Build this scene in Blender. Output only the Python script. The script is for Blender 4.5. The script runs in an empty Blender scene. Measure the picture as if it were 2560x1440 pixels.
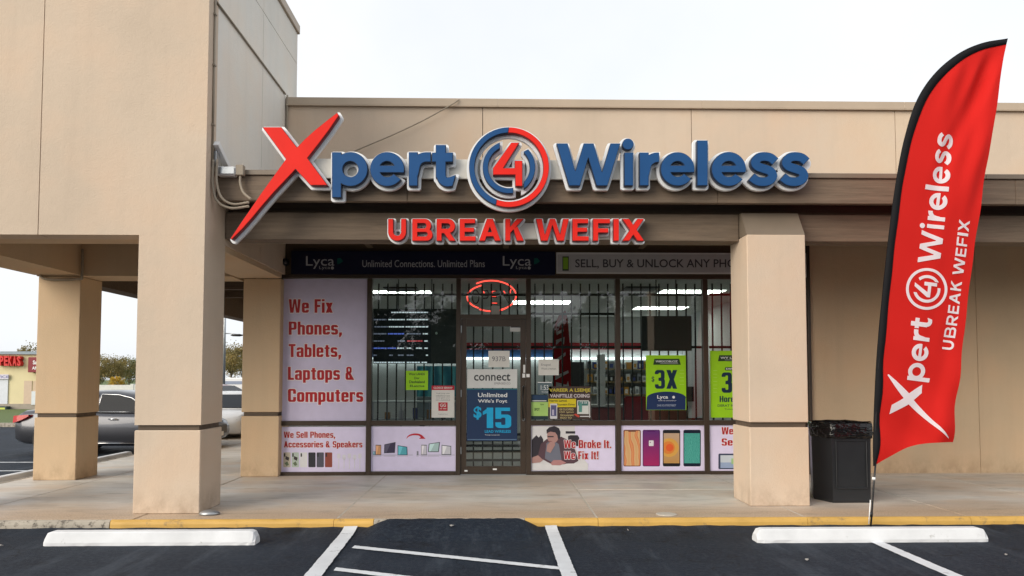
import bpy, bmesh, math, random
import numpy as np
from mathutils import Vector

# ------------------------------------------------------------------ camera, sky, sun, exposure
scene = bpy.context.scene
COL = scene.collection
R = math.radians
CAM_H, YAW, TILT, FPX, SHIFT = 1.6, R(1.2), R(2.7), 1850.0, 0.0535
cam_d = bpy.data.cameras.new('camera'); cam = bpy.data.objects.new('camera', cam_d); COL.objects.link(cam)
cam.location = (0, 0, CAM_H); cam.rotation_euler = (R(90) + TILT, 0, -YAW)
cam_d.sensor_width = 36.0; cam_d.lens = 36.0 * FPX / 2560.0; cam_d.shift_y = SHIFT
cam_d.clip_start = 0.05; cam_d.clip_end = 2000.0
scene.camera = cam

SUN_AZ, SUN_EL = R(228), R(24)          # compass-like: direction to the sun, measured from +Y clockwise
world = bpy.data.worlds.new('World'); scene.world = world; world.use_nodes = True
wn = world.node_tree; wn.nodes.clear()
sky = wn.nodes.new('ShaderNodeTexSky'); sky.sky_type = 'NISHITA'; sky.sun_disc = False
sky.sun_elevation = SUN_EL; sky.sun_rotation = SUN_AZ
sky.air_density = 1.0; sky.dust_density = 1.5; sky.ozone_density = 1.0
hs = wn.nodes.new('ShaderNodeHueSaturation'); hs.inputs['Saturation'].default_value = 0.28
bg = wn.nodes.new('ShaderNodeBackground'); bg.inputs['Strength'].default_value = 0.15
wo = wn.nodes.new('ShaderNodeOutputWorld')
veil = wn.nodes.new('ShaderNodeMix'); veil.data_type = 'RGBA'; veil.inputs[0].default_value = 0.8     # even high cloud in front of the clear sky
wc = wn.nodes.new('ShaderNodeTexCoord'); wz = wn.nodes.new('ShaderNodeTexNoise'); wz.inputs['Scale'].default_value = 2.2; wz.inputs['Detail'].default_value = 5; wn.links.new(wc.outputs['Generated'], wz.inputs['Vector'])
wr = wn.nodes.new('ShaderNodeValToRGB'); wn.links.new(wz.outputs[0], wr.inputs[0])
wr.color_ramp.elements[0].position = 0.3; wr.color_ramp.elements[0].color = (0.80, 0.85, 0.91, 1); wr.color_ramp.elements[1].position = 0.7; wr.color_ramp.elements[1].color = (0.98, 0.99, 1.0, 1)
wm = wn.nodes.new('ShaderNodeVectorMath'); wm.operation = 'SCALE'; wm.inputs['Scale'].default_value = 6.1; wn.links.new(wr.outputs[0], wm.inputs[0]); wn.links.new(wm.outputs[0], veil.inputs[7])
wn.links.new(sky.outputs[0], hs.inputs['Color']); wn.links.new(hs.outputs[0], veil.inputs[6]); wn.links.new(veil.outputs[2], bg.inputs['Color'])
wn.links.new(bg.outputs[0], wo.inputs[0])
sun_d = bpy.data.lights.new('sun', 'SUN'); sun_d.energy = 2.4; sun_d.angle = R(48); sun_d.color = (1.0, 0.90, 0.75)
sun = bpy.data.objects.new('sun', sun_d); COL.objects.link(sun)
sdir = Vector((math.sin(SUN_AZ) * math.cos(SUN_EL), math.cos(SUN_AZ) * math.cos(SUN_EL), math.sin(SUN_EL)))
sun.rotation_euler = sdir.to_track_quat('Z', 'Y').to_euler(); sun.location = sdir * 60
scene.view_settings.view_transform = 'Standard'; scene.view_settings.look = 'None'
scene.view_settings.gamma = 1.0; scene.view_settings.use_curve_mapping = False
scene.view_settings.exposure = 0.36
scene.render.engine = 'CYCLES'
scene.cycles.use_denoising = True
scene.cycles.max_bounces = 8; scene.cycles.transparent_max_bounces = 16
scene.cycles.sample_clamp_indirect = 6.0

# ------------------------------------------------------------------ measuring: picture point -> point on a plane of the place
_r = np.array([math.cos(YAW), -math.sin(YAW), 0.0])
_f = np.array([math.sin(YAW) * math.cos(TILT), math.cos(YAW) * math.cos(TILT), math.sin(TILT)])
_u = np.cross(_r, _f)
def _ray(px, py): return _r * (px - 1280) / FPX - _u * (py - (720 + SHIFT * 2560)) / FPX + _f
def P(px, py, Y):                       # on the upright plane y = Y
    d = _ray(px, py); t = Y / d[1]; return (d[0] * t, Y, CAM_H + d[2] * t)
def G(px, py, Z):                       # on the level plane z = Z
    d = _ray(px, py); t = (Z - CAM_H) / d[2]; return (d[0] * t, d[1] * t, Z)

# ------------------------------------------------------------------ materials
def _mat(name):
    m = bpy.data.materials.new(name); m.use_nodes = True
    return m, m.node_tree, m.node_tree.nodes['Principled BSDF']
def _ramp(nt, src, stops):
    r = nt.nodes.new('ShaderNodeValToRGB'); nt.links.new(src, r.inputs[0])
    e = r.color_ramp.elements
    while len(e) < len(stops): e.new(0.5)
    for k, (p, c) in enumerate(stops): e[k].position = p; e[k].color = (*c, 1) if len(c) == 3 else c
    return r.outputs[0]
def _noise(nt, scale, detail=4, sx=(1, 1, 1), rough=0.55, coord='world'):
    if coord == 'world': src = nt.nodes.new('ShaderNodeNewGeometry').outputs['Position']
    else: src = nt.nodes.new('ShaderNodeTexCoord').outputs['Object']
    mp = nt.nodes.new('ShaderNodeMapping'); mp.inputs['Scale'].default_value = sx
    nt.links.new(src, mp.inputs[0])
    n = nt.nodes.new('ShaderNodeTexNoise'); n.inputs['Scale'].default_value = scale
    n.inputs['Detail'].default_value = detail; n.inputs['Roughness'].default_value = rough
    nt.links.new(mp.outputs[0], n.inputs['Vector'])
    return n.outputs[0]
def _mix(nt, a, b, fac, mode='MIX'):
    m = nt.nodes.new('ShaderNodeMix'); m.data_type = 'RGBA'; m.blend_type = mode
    for sock, v in ((m.inputs[6], a), (m.inputs[7], b), (m.inputs[0], fac)):
        if hasattr(v, 'links') or isinstance(v, bpy.types.NodeSocket): nt.links.new(v, sock)
        elif isinstance(v, (int, float)): sock.default_value = v
        else: sock.default_value = (*v, 1)
    return m.outputs[2]
def _bump(nt, bs, h, strength, dist=0.01):
    b = nt.nodes.new('ShaderNodeBump'); b.inputs['Strength'].default_value = strength; b.inputs['Distance'].default_value = dist
    nt.links.new(h, b.inputs['Height']); nt.links.new(b.outputs[0], bs.inputs['Normal'])
def g3(v): return (v, v, v)
def sc(c, k): return tuple(min(1, x * k) for x in c)

def plain(name, c, rough=0.5, metal=0.0, var=0.08, scale=6.0, bump=0.0, spec=0.5, coat=0.0):
    m, nt, b = _mat(name)
    n = _noise(nt, scale, 5)
    nt.links.new(_ramp(nt, n, [(0.3, sc(c, 1 - var)), (0.7, sc(c, 1 + var))]), b.inputs['Base Color'])
    b.inputs['Roughness'].default_value = rough; b.inputs['Metallic'].default_value = metal
    b.inputs['Specular IOR Level'].default_value = spec; b.inputs['Coat Weight'].default_value = coat
    if bump: _bump(nt, b, _noise(nt, scale * 12, 3), bump, 0.004)
    return m
def emit(name, c, s):
    m, nt, b = _mat(name)
    b.inputs['Base Color'].default_value = (*c, 1); b.inputs['Emission Color'].default_value = (*c, 1)
    b.inputs['Emission Strength'].default_value = s
    return m
def stucco(name, c, dirt=0.5):
    m, nt, b = _mat(name)
    base = _ramp(nt, _noise(nt, 0.55, 6), [(0.28, sc(c, 0.89)), (0.5, c), (0.72, (c[0] * 1.07, c[1] * 1.05, c[2] * 1.0))])
    pink = _mix(nt, base, (c[0] * 1.02, c[1] * 0.90, c[2] * 0.83), _ramp(nt, _noise(nt, 1.1, 3), [(0.45, g3(0)), (0.7, g3(0.45))]))
    streak = _ramp(nt, _noise(nt, 2.2, 6, (2.2, 2.2, 0.16), 0.65), [(0.5, g3(0)), (0.8, g3(0.30 * dirt))])
    spots = _ramp(nt, _noise(nt, 9, 5, rough=0.7), [(0.66, g3(0)), (0.78, g3(0.35 * dirt))])
    geo = nt.nodes.new('ShaderNodeNewGeometry'); sp = nt.nodes.new('ShaderNodeSeparateXYZ'); nt.links.new(geo.outputs['Position'], sp.inputs[0])
    mr = nt.nodes.new('ShaderNodeMapRange'); mr.inputs[1].default_value = 0.42; mr.inputs[2].default_value = 0.10; mr.inputs[4].default_value = 0.75; nt.links.new(sp.outputs[2], mr.inputs[0])
    spl = nt.nodes.new('ShaderNodeMath'); spl.operation = 'MULTIPLY'; nt.links.new(mr.outputs[0], spl.inputs[0]); nt.links.new(_ramp(nt, _noise(nt, 5, 7, (1, 1, 0.7), 0.7), [(0.40, g3(0)), (0.66, g3(1))]), spl.inputs[1])
    pink = _mix(nt, pink, (c[0] * 0.55, c[1] * 0.50, c[2] * 0.46), spl.outputs[0])          # splashed dirt at the foot
    col = _mix(nt, pink, sc(c, 0.62), streak); col = _mix(nt, col, sc(c, 0.55), spots)
    nt.links.new(col, b.inputs['Base Color']); b.inputs['Roughness'].default_value = 0.85
    b.inputs['Specular IOR Level'].default_value = 0.25
    add = nt.nodes.new('ShaderNodeMath'); add.operation = 'ADD'
    nt.links.new(_noise(nt, 70, 4), add.inputs[0]); nt.links.new(_noise(nt, 9, 3), add.inputs[1])
    _bump(nt, b, add.outputs[0], 0.42, 0.008)
    return m
def timber(name, c):
    m, nt, b = _mat(name)
    gr = _noise(nt, 3.0, 9, (0.5, 6, 9), 0.7)
    base = _ramp(nt, gr, [(0.25, sc(c, 0.62)), (0.5, c), (0.75, sc(c, 1.3))])
    worn = _ramp(nt, _noise(nt, 1.6, 6, (0.5, 3, 3), 0.7), [(0.56, g3(0)), (0.75, g3(0.5))])
    nt.links.new(_mix(nt, base, (c[0] * 1.7, c[1] * 1.6, c[2] * 1.5), worn), b.inputs['Base Color'])
    b.inputs['Roughness'].default_value = 0.75
    _bump(nt, b, gr, 0.5, 0.012)
    return m

TAN = (0.605, 0.492, 0.385)
M = {}
M['stucco'] = stucco('stucco_tan', TAN)
M['stucco_grey'] = stucco('stucco_greige', (0.78, 0.75, 0.69), 0.6)
M['stucco_wall'] = stucco('stucco_wall', (0.59, 0.445, 0.295), 0.6)  # tan stucco with the warm ochre of the canopy shade put into its colour
M['coping'] = plain('coping_metal', (0.45, 0.36, 0.27), 0.5, 0.0, 0.06, 1.5)
M['timber'] = timber('brown_timber', (0.170, 0.124, 0.086))
M['timber_dark'] = timber('dark_brown_timber', (0.10, 0.072, 0.05))
M['trim'] = plain('brown_trim', (0.20, 0.16, 0.12), 0.5, 0, 0.1, 2)
M['soffit'] = plain('soffit_paint', (0.095, 0.064, 0.036), 0.8, 0, 0.12, 1.5, 0.1)
M['bronze'] = plain('bronze_aluminium', (0.060, 0.042, 0.030), 0.38, 0.25, 0.15, 3)
M['white'] = plain('white_paint', (0.78, 0.78, 0.78), 0.5, 0, 0.03, 4)
M['tray'] = plain('white_acrylic', (0.80, 0.82, 0.85), 0.4, 0, 0.03, 5)
M['raceway'] = plain('raceway_paint', (0.62, 0.60, 0.55), 0.5, 0, 0.05, 4)
M['red'] = plain('red_acrylic', (0.74, 0.022, 0.014), 0.5, 0, 0.05, 3, 0, 0.15)
M['red_dark'] = plain('red_return', (0.20, 0.012, 0.016), 0.4, 0, 0.05, 3)
M['blue'] = plain('blue_acrylic', (0.016, 0.074, 0.21), 0.5, 0, 0.06, 3, 0, 0.15)
M['blue_dark'] = plain('blue_return', (0.010, 0.022, 0.055), 0.4, 0, 0.05, 3)
M['black'] = plain('black_plastic', (0.012, 0.012, 0.014), 0.4, 0, 0.1, 5)
M['black_metal'] = plain('black_metal', (0.010, 0.009, 0.008), 0.45, 0.2, 0.1, 5)
M['rubber'] = plain('black_rubber', (0.015, 0.015, 0.016), 0.7)
M['grey_metal'] = plain('grey_metal', (0.38, 0.40, 0.42), 0.35, 0.7, 0.08, 8)
M['conduit'] = plain('conduit_paint', (0.30, 0.25, 0.19), 0.55, 0, 0.08, 4)

def make_concrete():
    m, nt, b = _mat('sidewalk_concrete')
    grey, tan, warm = (0.62, 0.60, 0.56), (0.62, 0.54, 0.46), (0.42, 0.31, 0.215)
    c = _ramp(nt, _noise(nt, 0.7, 7, (1, 2.2, 1), 0.62), [(0.30, sc(grey, 0.72)), (0.48, grey), (0.62, tan), (0.8, sc(grey, 1.15))])
    c = _mix(nt, c, warm, _ramp(nt, _noise(nt, 0.45, 4, (1, 1.6, 1)), [(0.45, g3(0)), (0.68, g3(0.5))]))
    # exposed aggregate band that was cast with the kerb, along the outer half metre
    geo = nt.nodes.new('ShaderNodeNewGeometry'); sp = nt.nodes.new('ShaderNodeSeparateXYZ'); nt.links.new(geo.outputs['Position'], sp.inputs[0])
    mr = nt.nodes.new('ShaderNodeMapRange'); mr.inputs[1].default_value = 9.1; mr.inputs[2].default_value = 8.3
    nt.links.new(sp.outputs[1], mr.inputs[0])
    agg = _ramp(nt, _noise(nt, 60, 3), [(0.3, (0.33, 0.235, 0.16)), (0.6, (0.52, 0.40, 0.29))])
    c = _mix(nt, c, agg, mr.outputs[0])
    dirt = _ramp(nt, _noise(nt, 3.2, 8, (0.6, 2.5, 1), 0.7), [(0.52, g3(0)), (0.72, g3(0.5))])
    c = _mix(nt, c, (0.17, 0.145, 0.12), dirt)
    nt.links.new(c, b.inputs['Base Color'])
    nt.links.new(_ramp(nt, _noise(nt, 1.3, 5), [(0.35, g3(0.42)), (0.7, g3(0.75))]), b.inputs['Roughness'])
    _bump(nt, b, _noise(nt, 90, 4), 0.25, 0.004)
    return m
M['concrete'] = make_concrete()
def make_asphalt():
    m, nt, b = _mat('asphalt_sealed')
    c = _ramp(nt, _noise(nt, 0.8, 7, (1, 1.8, 1), 0.6), [(0.3, (0.009, 0.014, 0.025)), (0.6, (0.014, 0.022, 0.037)), (0.8, (0.024, 0.035, 0.052))])
    c = _mix(nt, c, (0.085, 0.095, 0.11), _ramp(nt, _noise(nt, 5, 8, (0.5, 2.2, 1), 0.75), [(0.64, g3(0)), (0.8, g3(0.4))]))
    c = _mix(nt, c, (0.050, 0.060, 0.075), _ramp(nt, _noise(nt, 22, 6, rough=0.75), [(0.48, g3(0)), (0.70, g3(0.75))]))
    c = _mix(nt, c, (0.006, 0.009, 0.016), _ramp(nt, _noise(nt, 38, 5, rough=0.7), [(0.55, g3(0)), (0.72, g3(0.8))]))
    c = _mix(nt, c, (0.080, 0.098, 0.125), _ramp(nt, _noise(nt, 1.1, 8, (3.0, 0.5, 1), 0.7), [(0.52, g3(0)), (0.74, g3(0.6))]))
    c = _mix(nt, c, (0.005, 0.006, 0.009), _ramp(nt, _noise(nt, 1.7, 5, rough=0.6), [(0.60, g3(0)), (0.70, g3(0.8))]))
    vo = nt.nodes.new('ShaderNodeTexVoronoi'); vo.feature = 'DISTANCE_TO_EDGE'; vo.inputs['Scale'].default_value = 0.42
    g_ = nt.nodes.new('ShaderNodeNewGeometry'); ad_ = nt.nodes.new('ShaderNodeVectorMath'); ad_.operation = 'ADD'; nt.links.new(g_.outputs['Position'], ad_.inputs[0])
    nz = nt.nodes.new('ShaderNodeTexNoise'); nz.inputs['Scale'].default_value = 2.0; nz.inputs['Detail'].default_value = 6; nt.links.new(g_.outputs['Position'], nz.inputs['Vector']); nt.links.new(nz.outputs[1], ad_.inputs[1]); nt.links.new(ad_.outputs[0], vo.inputs['Vector'])
    c = _mix(nt, c, (0.004, 0.005, 0.007), _ramp(nt, vo.outputs[0], [(0.0, g3(0.8)), (0.0045, g3(0))]))
    grit = _noise(nt, 160, 3, rough=0.7)
    c = _mix(nt, c, (0.04, 0.052, 0.07), _ramp(nt, grit, [(0.58, g3(0)), (0.72, g3(0.55))]))
    nt.links.new(c, b.inputs['Base Color']); b.inputs['Roughness'].default_value = 0.72
    b.inputs['Specular IOR Level'].default_value = 0.22
    _bump(nt, b, grit, 0.9, 0.01)
    return m
M['asphalt'] = make_asphalt()
def make_worn_paint(name, c, under, lo, hi, rough=0.6, scale=7):
    m, nt, b = _mat(name)
    f = _ramp(nt, _noise(nt, scale, 9, rough=0.72), [(lo, g3(0)), (hi, g3(1))])
    shade = _ramp(nt, _noise(nt, 2.5, 5), [(0.3, sc(c, 0.85)), (0.7, sc(c, 1.06))])
    nt.links.new(_mix(nt, shade, under, f), b.inputs['Base Color']); b.inputs['Roughness'].default_value = rough
    _bump(nt, b, _noise(nt, 80, 3), 0.3, 0.004)
    return m
M['line_white'] = make_worn_paint('parking_line_paint', (0.66, 0.69, 0.73), (0.06, 0.065, 0.075), 0.60, 0.72)
M['kerb_yellow'] = make_worn_paint('kerb_yellow_paint', (0.60, 0.36, 0.085), (0.20, 0.14, 0.08), 0.57, 0.72)
M['kerb_grey'] = make_worn_paint('kerb_concrete', (0.40, 0.36, 0.30), (0.10, 0.085, 0.07), 0.50, 0.62, 0.85, 14)
M['stop_white'] = make_worn_paint('wheel_stop_paint', (0.70, 0.715, 0.74), (0.33, 0.32, 0.30), 0.62, 0.74, 0.8, 9)
M['grass'] = plain('grass', (0.085, 0.125, 0.03), 0.9, 0, 0.35, 20)

def make_glass():
    m, nt, b = _mat('window_glass'); nt.nodes.remove(b)
    out = nt.nodes['Material Output']
    tr = nt.nodes.new('ShaderNodeBsdfTransparent'); tr.inputs[0].default_value = (0.80, 0.86, 0.84, 1)
    gl = nt.nodes.new('ShaderNodeBsdfGlossy'); gl.inputs['Roughness'].default_value = 0.0
    fr = nt.nodes.new('ShaderNodeFresnel'); fr.inputs[0].default_value = 1.5
    geo = nt.nodes.new('ShaderNodeNewGeometry')
    a = nt.nodes.new('ShaderNodeMath'); a.operation = 'MULTIPLY_ADD'; a.inputs[1].default_value = 1.9; a.inputs[2].default_value = 0.012
    s = nt.nodes.new('ShaderNodeMath'); s.operation = 'SUBTRACT'; s.inputs[0].default_value = 1.0
    k = nt.nodes.new('ShaderNodeMath'); k.operation = 'MULTIPLY'; k.use_clamp = True
    nt.links.new(fr.outputs[0], a.inputs[0]); nt.links.new(geo.outputs['Backfacing'], s.inputs[1])
    nt.links.new(a.outputs[0], k.inputs[0]); nt.links.new(s.outputs[0], k.inputs[1])
    mx = nt.nodes.new('ShaderNodeMixShader'); nt.links.new(k.outputs[0], mx.inputs[0])
    nt.links.new(tr.outputs[0], mx.inputs[1]); nt.links.new(gl.outputs[0], mx.inputs[2]); nt.links.new(mx.outputs[0], out.inputs[0])
    return m
M['glass'] = make_glass()
def make_cloth(name, c, trans=0.3):
    m, nt, b = _mat(name); out = nt.nodes['Material Output']
    b.inputs['Base Color'].default_value = (*c, 1); b.inputs['Roughness'].default_value = 0.75; b.inputs['Specular IOR Level'].default_value = 0.12
    _bump(nt, b, _noise(nt, 350, 2), 0.08, 0.002)
    t = nt.nodes.new('ShaderNodeBsdfTranslucent'); t.inputs[0].default_value = (*c, 1)
    mx = nt.nodes.new('ShaderNodeMixShader'); mx.inputs[0].default_value = trans
    nt.links.new(b.outputs[0], mx.inputs[1]); nt.links.new(t.outputs[0], mx.inputs[2]); nt.links.new(mx.outputs[0], out.inputs[0])
    return m
_pc = {}
def ink(c, rough=0.4):                  # printed colour
    key = tuple(round(x, 3) for x in c)
    if key not in _pc: _pc[key] = plain('print_%d' % len(_pc), c, rough, 0, 0.04, 8, 0, 0.35)
    return _pc[key]
def gradient(name, c1, c2, axis=2, lo=0, hi=1):   # printed two-colour picture
    m, nt, b = _mat(name)
    geo = nt.nodes.new('ShaderNodeNewGeometry'); sp = nt.nodes.new('ShaderNodeSeparateXYZ'); nt.links.new(geo.outputs['Position'], sp.inputs[0])
    mr = nt.nodes.new('ShaderNodeMapRange'); mr.inputs[1].default_value = lo; mr.inputs[2].default_value = hi
    nt.links.new(sp.outputs[axis], mr.inputs[0])
    nt.links.new(_ramp(nt, mr.outputs[0], [(0, c1), (1, c2)]), b.inputs['Base Color']); b.inputs['Roughness'].default_value = 0.4
    return m

# ------------------------------------------------------------------ object helpers
WO = {}                                  # world origin of each object
def tag(o, label=None, cat=None, group=None, kind=None):
    if label: o['label'] = label
    if cat: o['category'] = cat
    if group: o['group'] = group
    if kind: o['kind'] = kind
    return o
def empty(name, loc, label=None, cat=None, group=None, kind=None, parent=None):
    o = bpy.data.objects.new(name, None); COL.objects.link(o); o.empty_display_size = 0.1
    w = Vector(loc); WO[o] = w
    if parent: o.parent = parent; o.location = w - WO[parent]
    else: o.location = w
    return tag(o, label, cat, group, kind)
def obj(name, verts, faces, mat, parent=None, smooth=False, me=None):
    if me is None:
        me = bpy.data.meshes.new(name)
        me.from_pydata([tuple(v) for v in verts], [], faces)
    co = np.empty(len(me.vertices) * 3); me.vertices.foreach_get('co', co); co = co.reshape(-1, 3)
    lo, hi = co.min(0), co.max(0)
    c = np.array([(lo[0] + hi[0]) / 2, (lo[1] + hi[1]) / 2, lo[2]])
    me.vertices.foreach_set('co', (co - c).ravel()); me.update()
    if mat: me.materials.append(mat)
    if smooth: me.polygons.foreach_set('use_smooth', [True] * len(me.polygons))
    o = bpy.data.objects.new(name, me); COL.objects.link(o)
    w = Vector(c); WO[o] = w
    if parent: o.parent = parent; o.location = w - WO[parent]
    else: o.location = w
    return o
def bm_obj(name, bm, mat, parent=None, smooth=False):
    me = bpy.data.meshes.new(name); bm.to_mesh(me); bm.free()
    return obj(name, None, None, mat, parent, smooth, me)
def twin(o, delta, parent=None):         # a copy sharing mesh data, moved by delta
    c = o.copy(); COL.objects.link(c)
    WO[c] = WO[o] + Vector(delta)
    p = parent or o.parent
    c.parent = p; c.location = WO[c] - (WO[p] if p else Vector((0, 0, 0)))
    return c
BOXF = [(0, 3, 2, 1), (4, 5, 6, 7), (0, 1, 5, 4), (1, 2, 6, 5), (2, 3, 7, 6), (3, 0, 4, 7)]
def boxv(x0, x1, y0, y1, z0, z1):
    return [(x0, y0, z0), (x1, y0, z0), (x1, y1, z0), (x0, y1, z0), (x0, y0, z1), (x1, y0, z1), (x1, y1, z1), (x0, y1, z1)]
def bm_box(bm, x0, x1, y0, y1, z0, z1):
    vs = [bm.verts.new(v) for v in boxv(x0, x1, y0, y1, z0, z1)]
    for f in BOXF: bm.faces.new([vs[i] for i in f])
def box(name, x0, x1, y0, y1, z0, z1, mat, parent=None, bev=0.0, seg=1):
    bm = bmesh.new(); bm_box(bm, x0, x1, y0, y1, z0, z1)
    if bev: bmesh.ops.bevel(bm, geom=bm.edges[:], offset=bev, segments=seg, affect='EDGES')
    return bm_obj(name, bm, mat, parent)
def boxes(name, lst, mat, parent=None, bev=0.0):
    bm = bmesh.new()
    for b in lst: bm_box(bm, *b)
    if bev: bmesh.ops.bevel(bm, geom=bm.edges[:], offset=bev, segments=1, affect='EDGES')
    return bm_obj(name, bm, mat, parent)
def prism(name, poly, axis, a0, a1, mat, parent=None, bev=0.0):
    """poly in the two other axes, pushed from a0 to a1 along axis ('x','y','z')"""
    bm = bmesh.new(); n = len(poly)
    def pt(p, a):
        return {'x': (a, p[0], p[1]), 'y': (p[0], a, p[1]), 'z': (p[0], p[1], a)}[axis]
    lo = [bm.verts.new(pt(p, a0)) for p in poly]; hi = [bm.verts.new(pt(p, a1)) for p in poly]
    bm.faces.new(lo); bm.faces.new(hi[::-1])
    for i in range(n): bm.faces.new((lo[i], hi[i], hi[(i + 1) % n], lo[(i + 1) % n]))
    bmesh.ops.recalc_face_normals(bm, faces=bm.faces[:])
    if bev: bmesh.ops.bevel(bm, geom=bm.edges[:], offset=bev, segments=2, affect='EDGES')
    return bm_obj(name, bm, mat, parent)
def bm_tube(bm, pts, rad, n=8, cap=True):
    pts = [Vector(p) for p in pts]; rings = []
    rads = rad if isinstance(rad, (list, tuple)) else [rad] * len(pts)
    prev = None
    for i, p in enumerate(pts):
        d = (pts[min(i + 1, len(pts) - 1)] - pts[max(i - 1, 0)]).normalized()
        a = prev if prev is not None else (Vector((0, 0, 1)) if abs(d.z) < 0.9 else Vector((1, 0, 0)))
        s = (a - d * a.dot(d)).normalized(); prev = s; t = d.cross(s)
        rings.append([bm.verts.new(p + (s * math.cos(2 * math.pi * k / n) + t * math.sin(2 * math.pi * k / n)) * rads[i]) for k in range(n)])
    for a, b in zip(rings, rings[1:]):
        for k in range(n): bm.faces.new((a[k], a[(k + 1) % n], b[(k + 1) % n], b[k]))
    if cap: bm.faces.new(rings[0][::-1]); bm.faces.new(rings[-1])
def tube(name, pts, rad, mat, parent=None, n=8, smooth=True):
    bm = bmesh.new(); bm_tube(bm, pts, rad, n); return bm_obj(name, bm, mat, parent, smooth)
def spline(pts, k=6):                    # Catmull-Rom
    P_ = [np.array(p, float) for p in pts]; P_ = [2 * P_[0] - P_[1]] + P_ + [2 * P_[-1] - P_[-2]]; out = []
    for i in range(1, len(P_) - 2):
        a, b, c, d = P_[i - 1:i + 3]
        for j in range(k):
            t = j / k
            out.append(0.5 * (2 * b + (c - a) * t + (2 * a - 5 * b + 4 * c - d) * t * t + (3 * b - a - 3 * c + d) * t ** 3))
    out.append(P_[-2]); return out
def loft(name, rings, mat, parent=None, smooth=True, cap=True):
    bm = bmesh.new(); rs = [[bm.verts.new(p) for p in r] for r in rings]; n = len(rs[0])
    for a, b in zip(rs, rs[1:]):
        for k in range(n): bm.faces.new((a[k], a[(k + 1) % n], b[(k + 1) % n], b[k]))
    if cap: bm.faces.new(rs[0][::-1]); bm.faces.new(rs[-1])
    bmesh.ops.recalc_face_normals(bm, faces=bm.faces[:])
    return bm_obj(name, bm, mat, parent, smooth)

# ------------------------------------------------------------------ letter shapes: distance fields traced to outlines
def s_box(x0, y0, x1, y1):
    def f(X, Y):
        dx = np.abs(X - (x0 + x1) / 2) - (x1 - x0) / 2; dy = np.abs(Y - (y0 + y1) / 2) - (y1 - y0) / 2
        return np.hypot(np.maximum(dx, 0), np.maximum(dy, 0)) + np.minimum(np.maximum(dx, dy), 0)
    return f
def s_circ(cx, cy, r): return lambda X, Y: np.hypot(X - cx, Y - cy) - r
def s_ring(cx, cy, r1, r0): return lambda X, Y: np.abs(np.hypot(X - cx, Y - cy) - (r1 + r0) / 2) - (r1 - r0) / 2
def s_half(px, py, nx, ny):              # inside where (p - point) . n < 0
    l = math.hypot(nx, ny); return lambda X, Y: ((X - px) * nx + (Y - py) * ny) / l
def s_poly(v):
    v = [np.array(p, float) for p in v]
    def f(X, Y):
        d = np.full(X.shape, 1e18); s = np.ones(X.shape); n = len(v)
        for i in range(n):
            a, b = v[i], v[i - 1]; ex, ey = b - a; wx, wy = X - a[0], Y - a[1]
            t = np.clip((wx * ex + wy * ey) / (ex * ex + ey * ey), 0, 1)
            d = np.minimum(d, (wx - ex * t) ** 2 + (wy - ey * t) ** 2)
            c1 = Y >= a[1]; c2 = Y < b[1]; c3 = ex * wy > ey * wx
            s = np.where((c1 & c2 & c3) | (~c1 & ~c2 & ~c3), -s, s)
        return s * np.sqrt(d)
    return f
def s_path(pts, w):
    pts = [np.array(p, float) for p in pts]
    def f(X, Y):
        d = np.full(X.shape, 1e18)
        for a, b in zip(pts, pts[1:]):
            e = b - a; wx, wy = X - a[0], Y - a[1]
            t = np.clip((wx * e[0] + wy * e[1]) / max(1e-9, e @ e), 0, 1)
            d = np.minimum(d, (wx - e[0] * t) ** 2 + (wy - e[1] * t) ** 2)
        return np.sqrt(d) - w / 2
    return f
def U_(*fs): return lambda X, Y: np.minimum.reduce([f(X, Y) for f in fs])
def I_(*fs): return lambda X, Y: np.maximum.reduce([f(X, Y) for f in fs])
def N_(f): return lambda X, Y: -f(X, Y)
def off(f, d): return lambda X, Y: f(X, Y) - d

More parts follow.
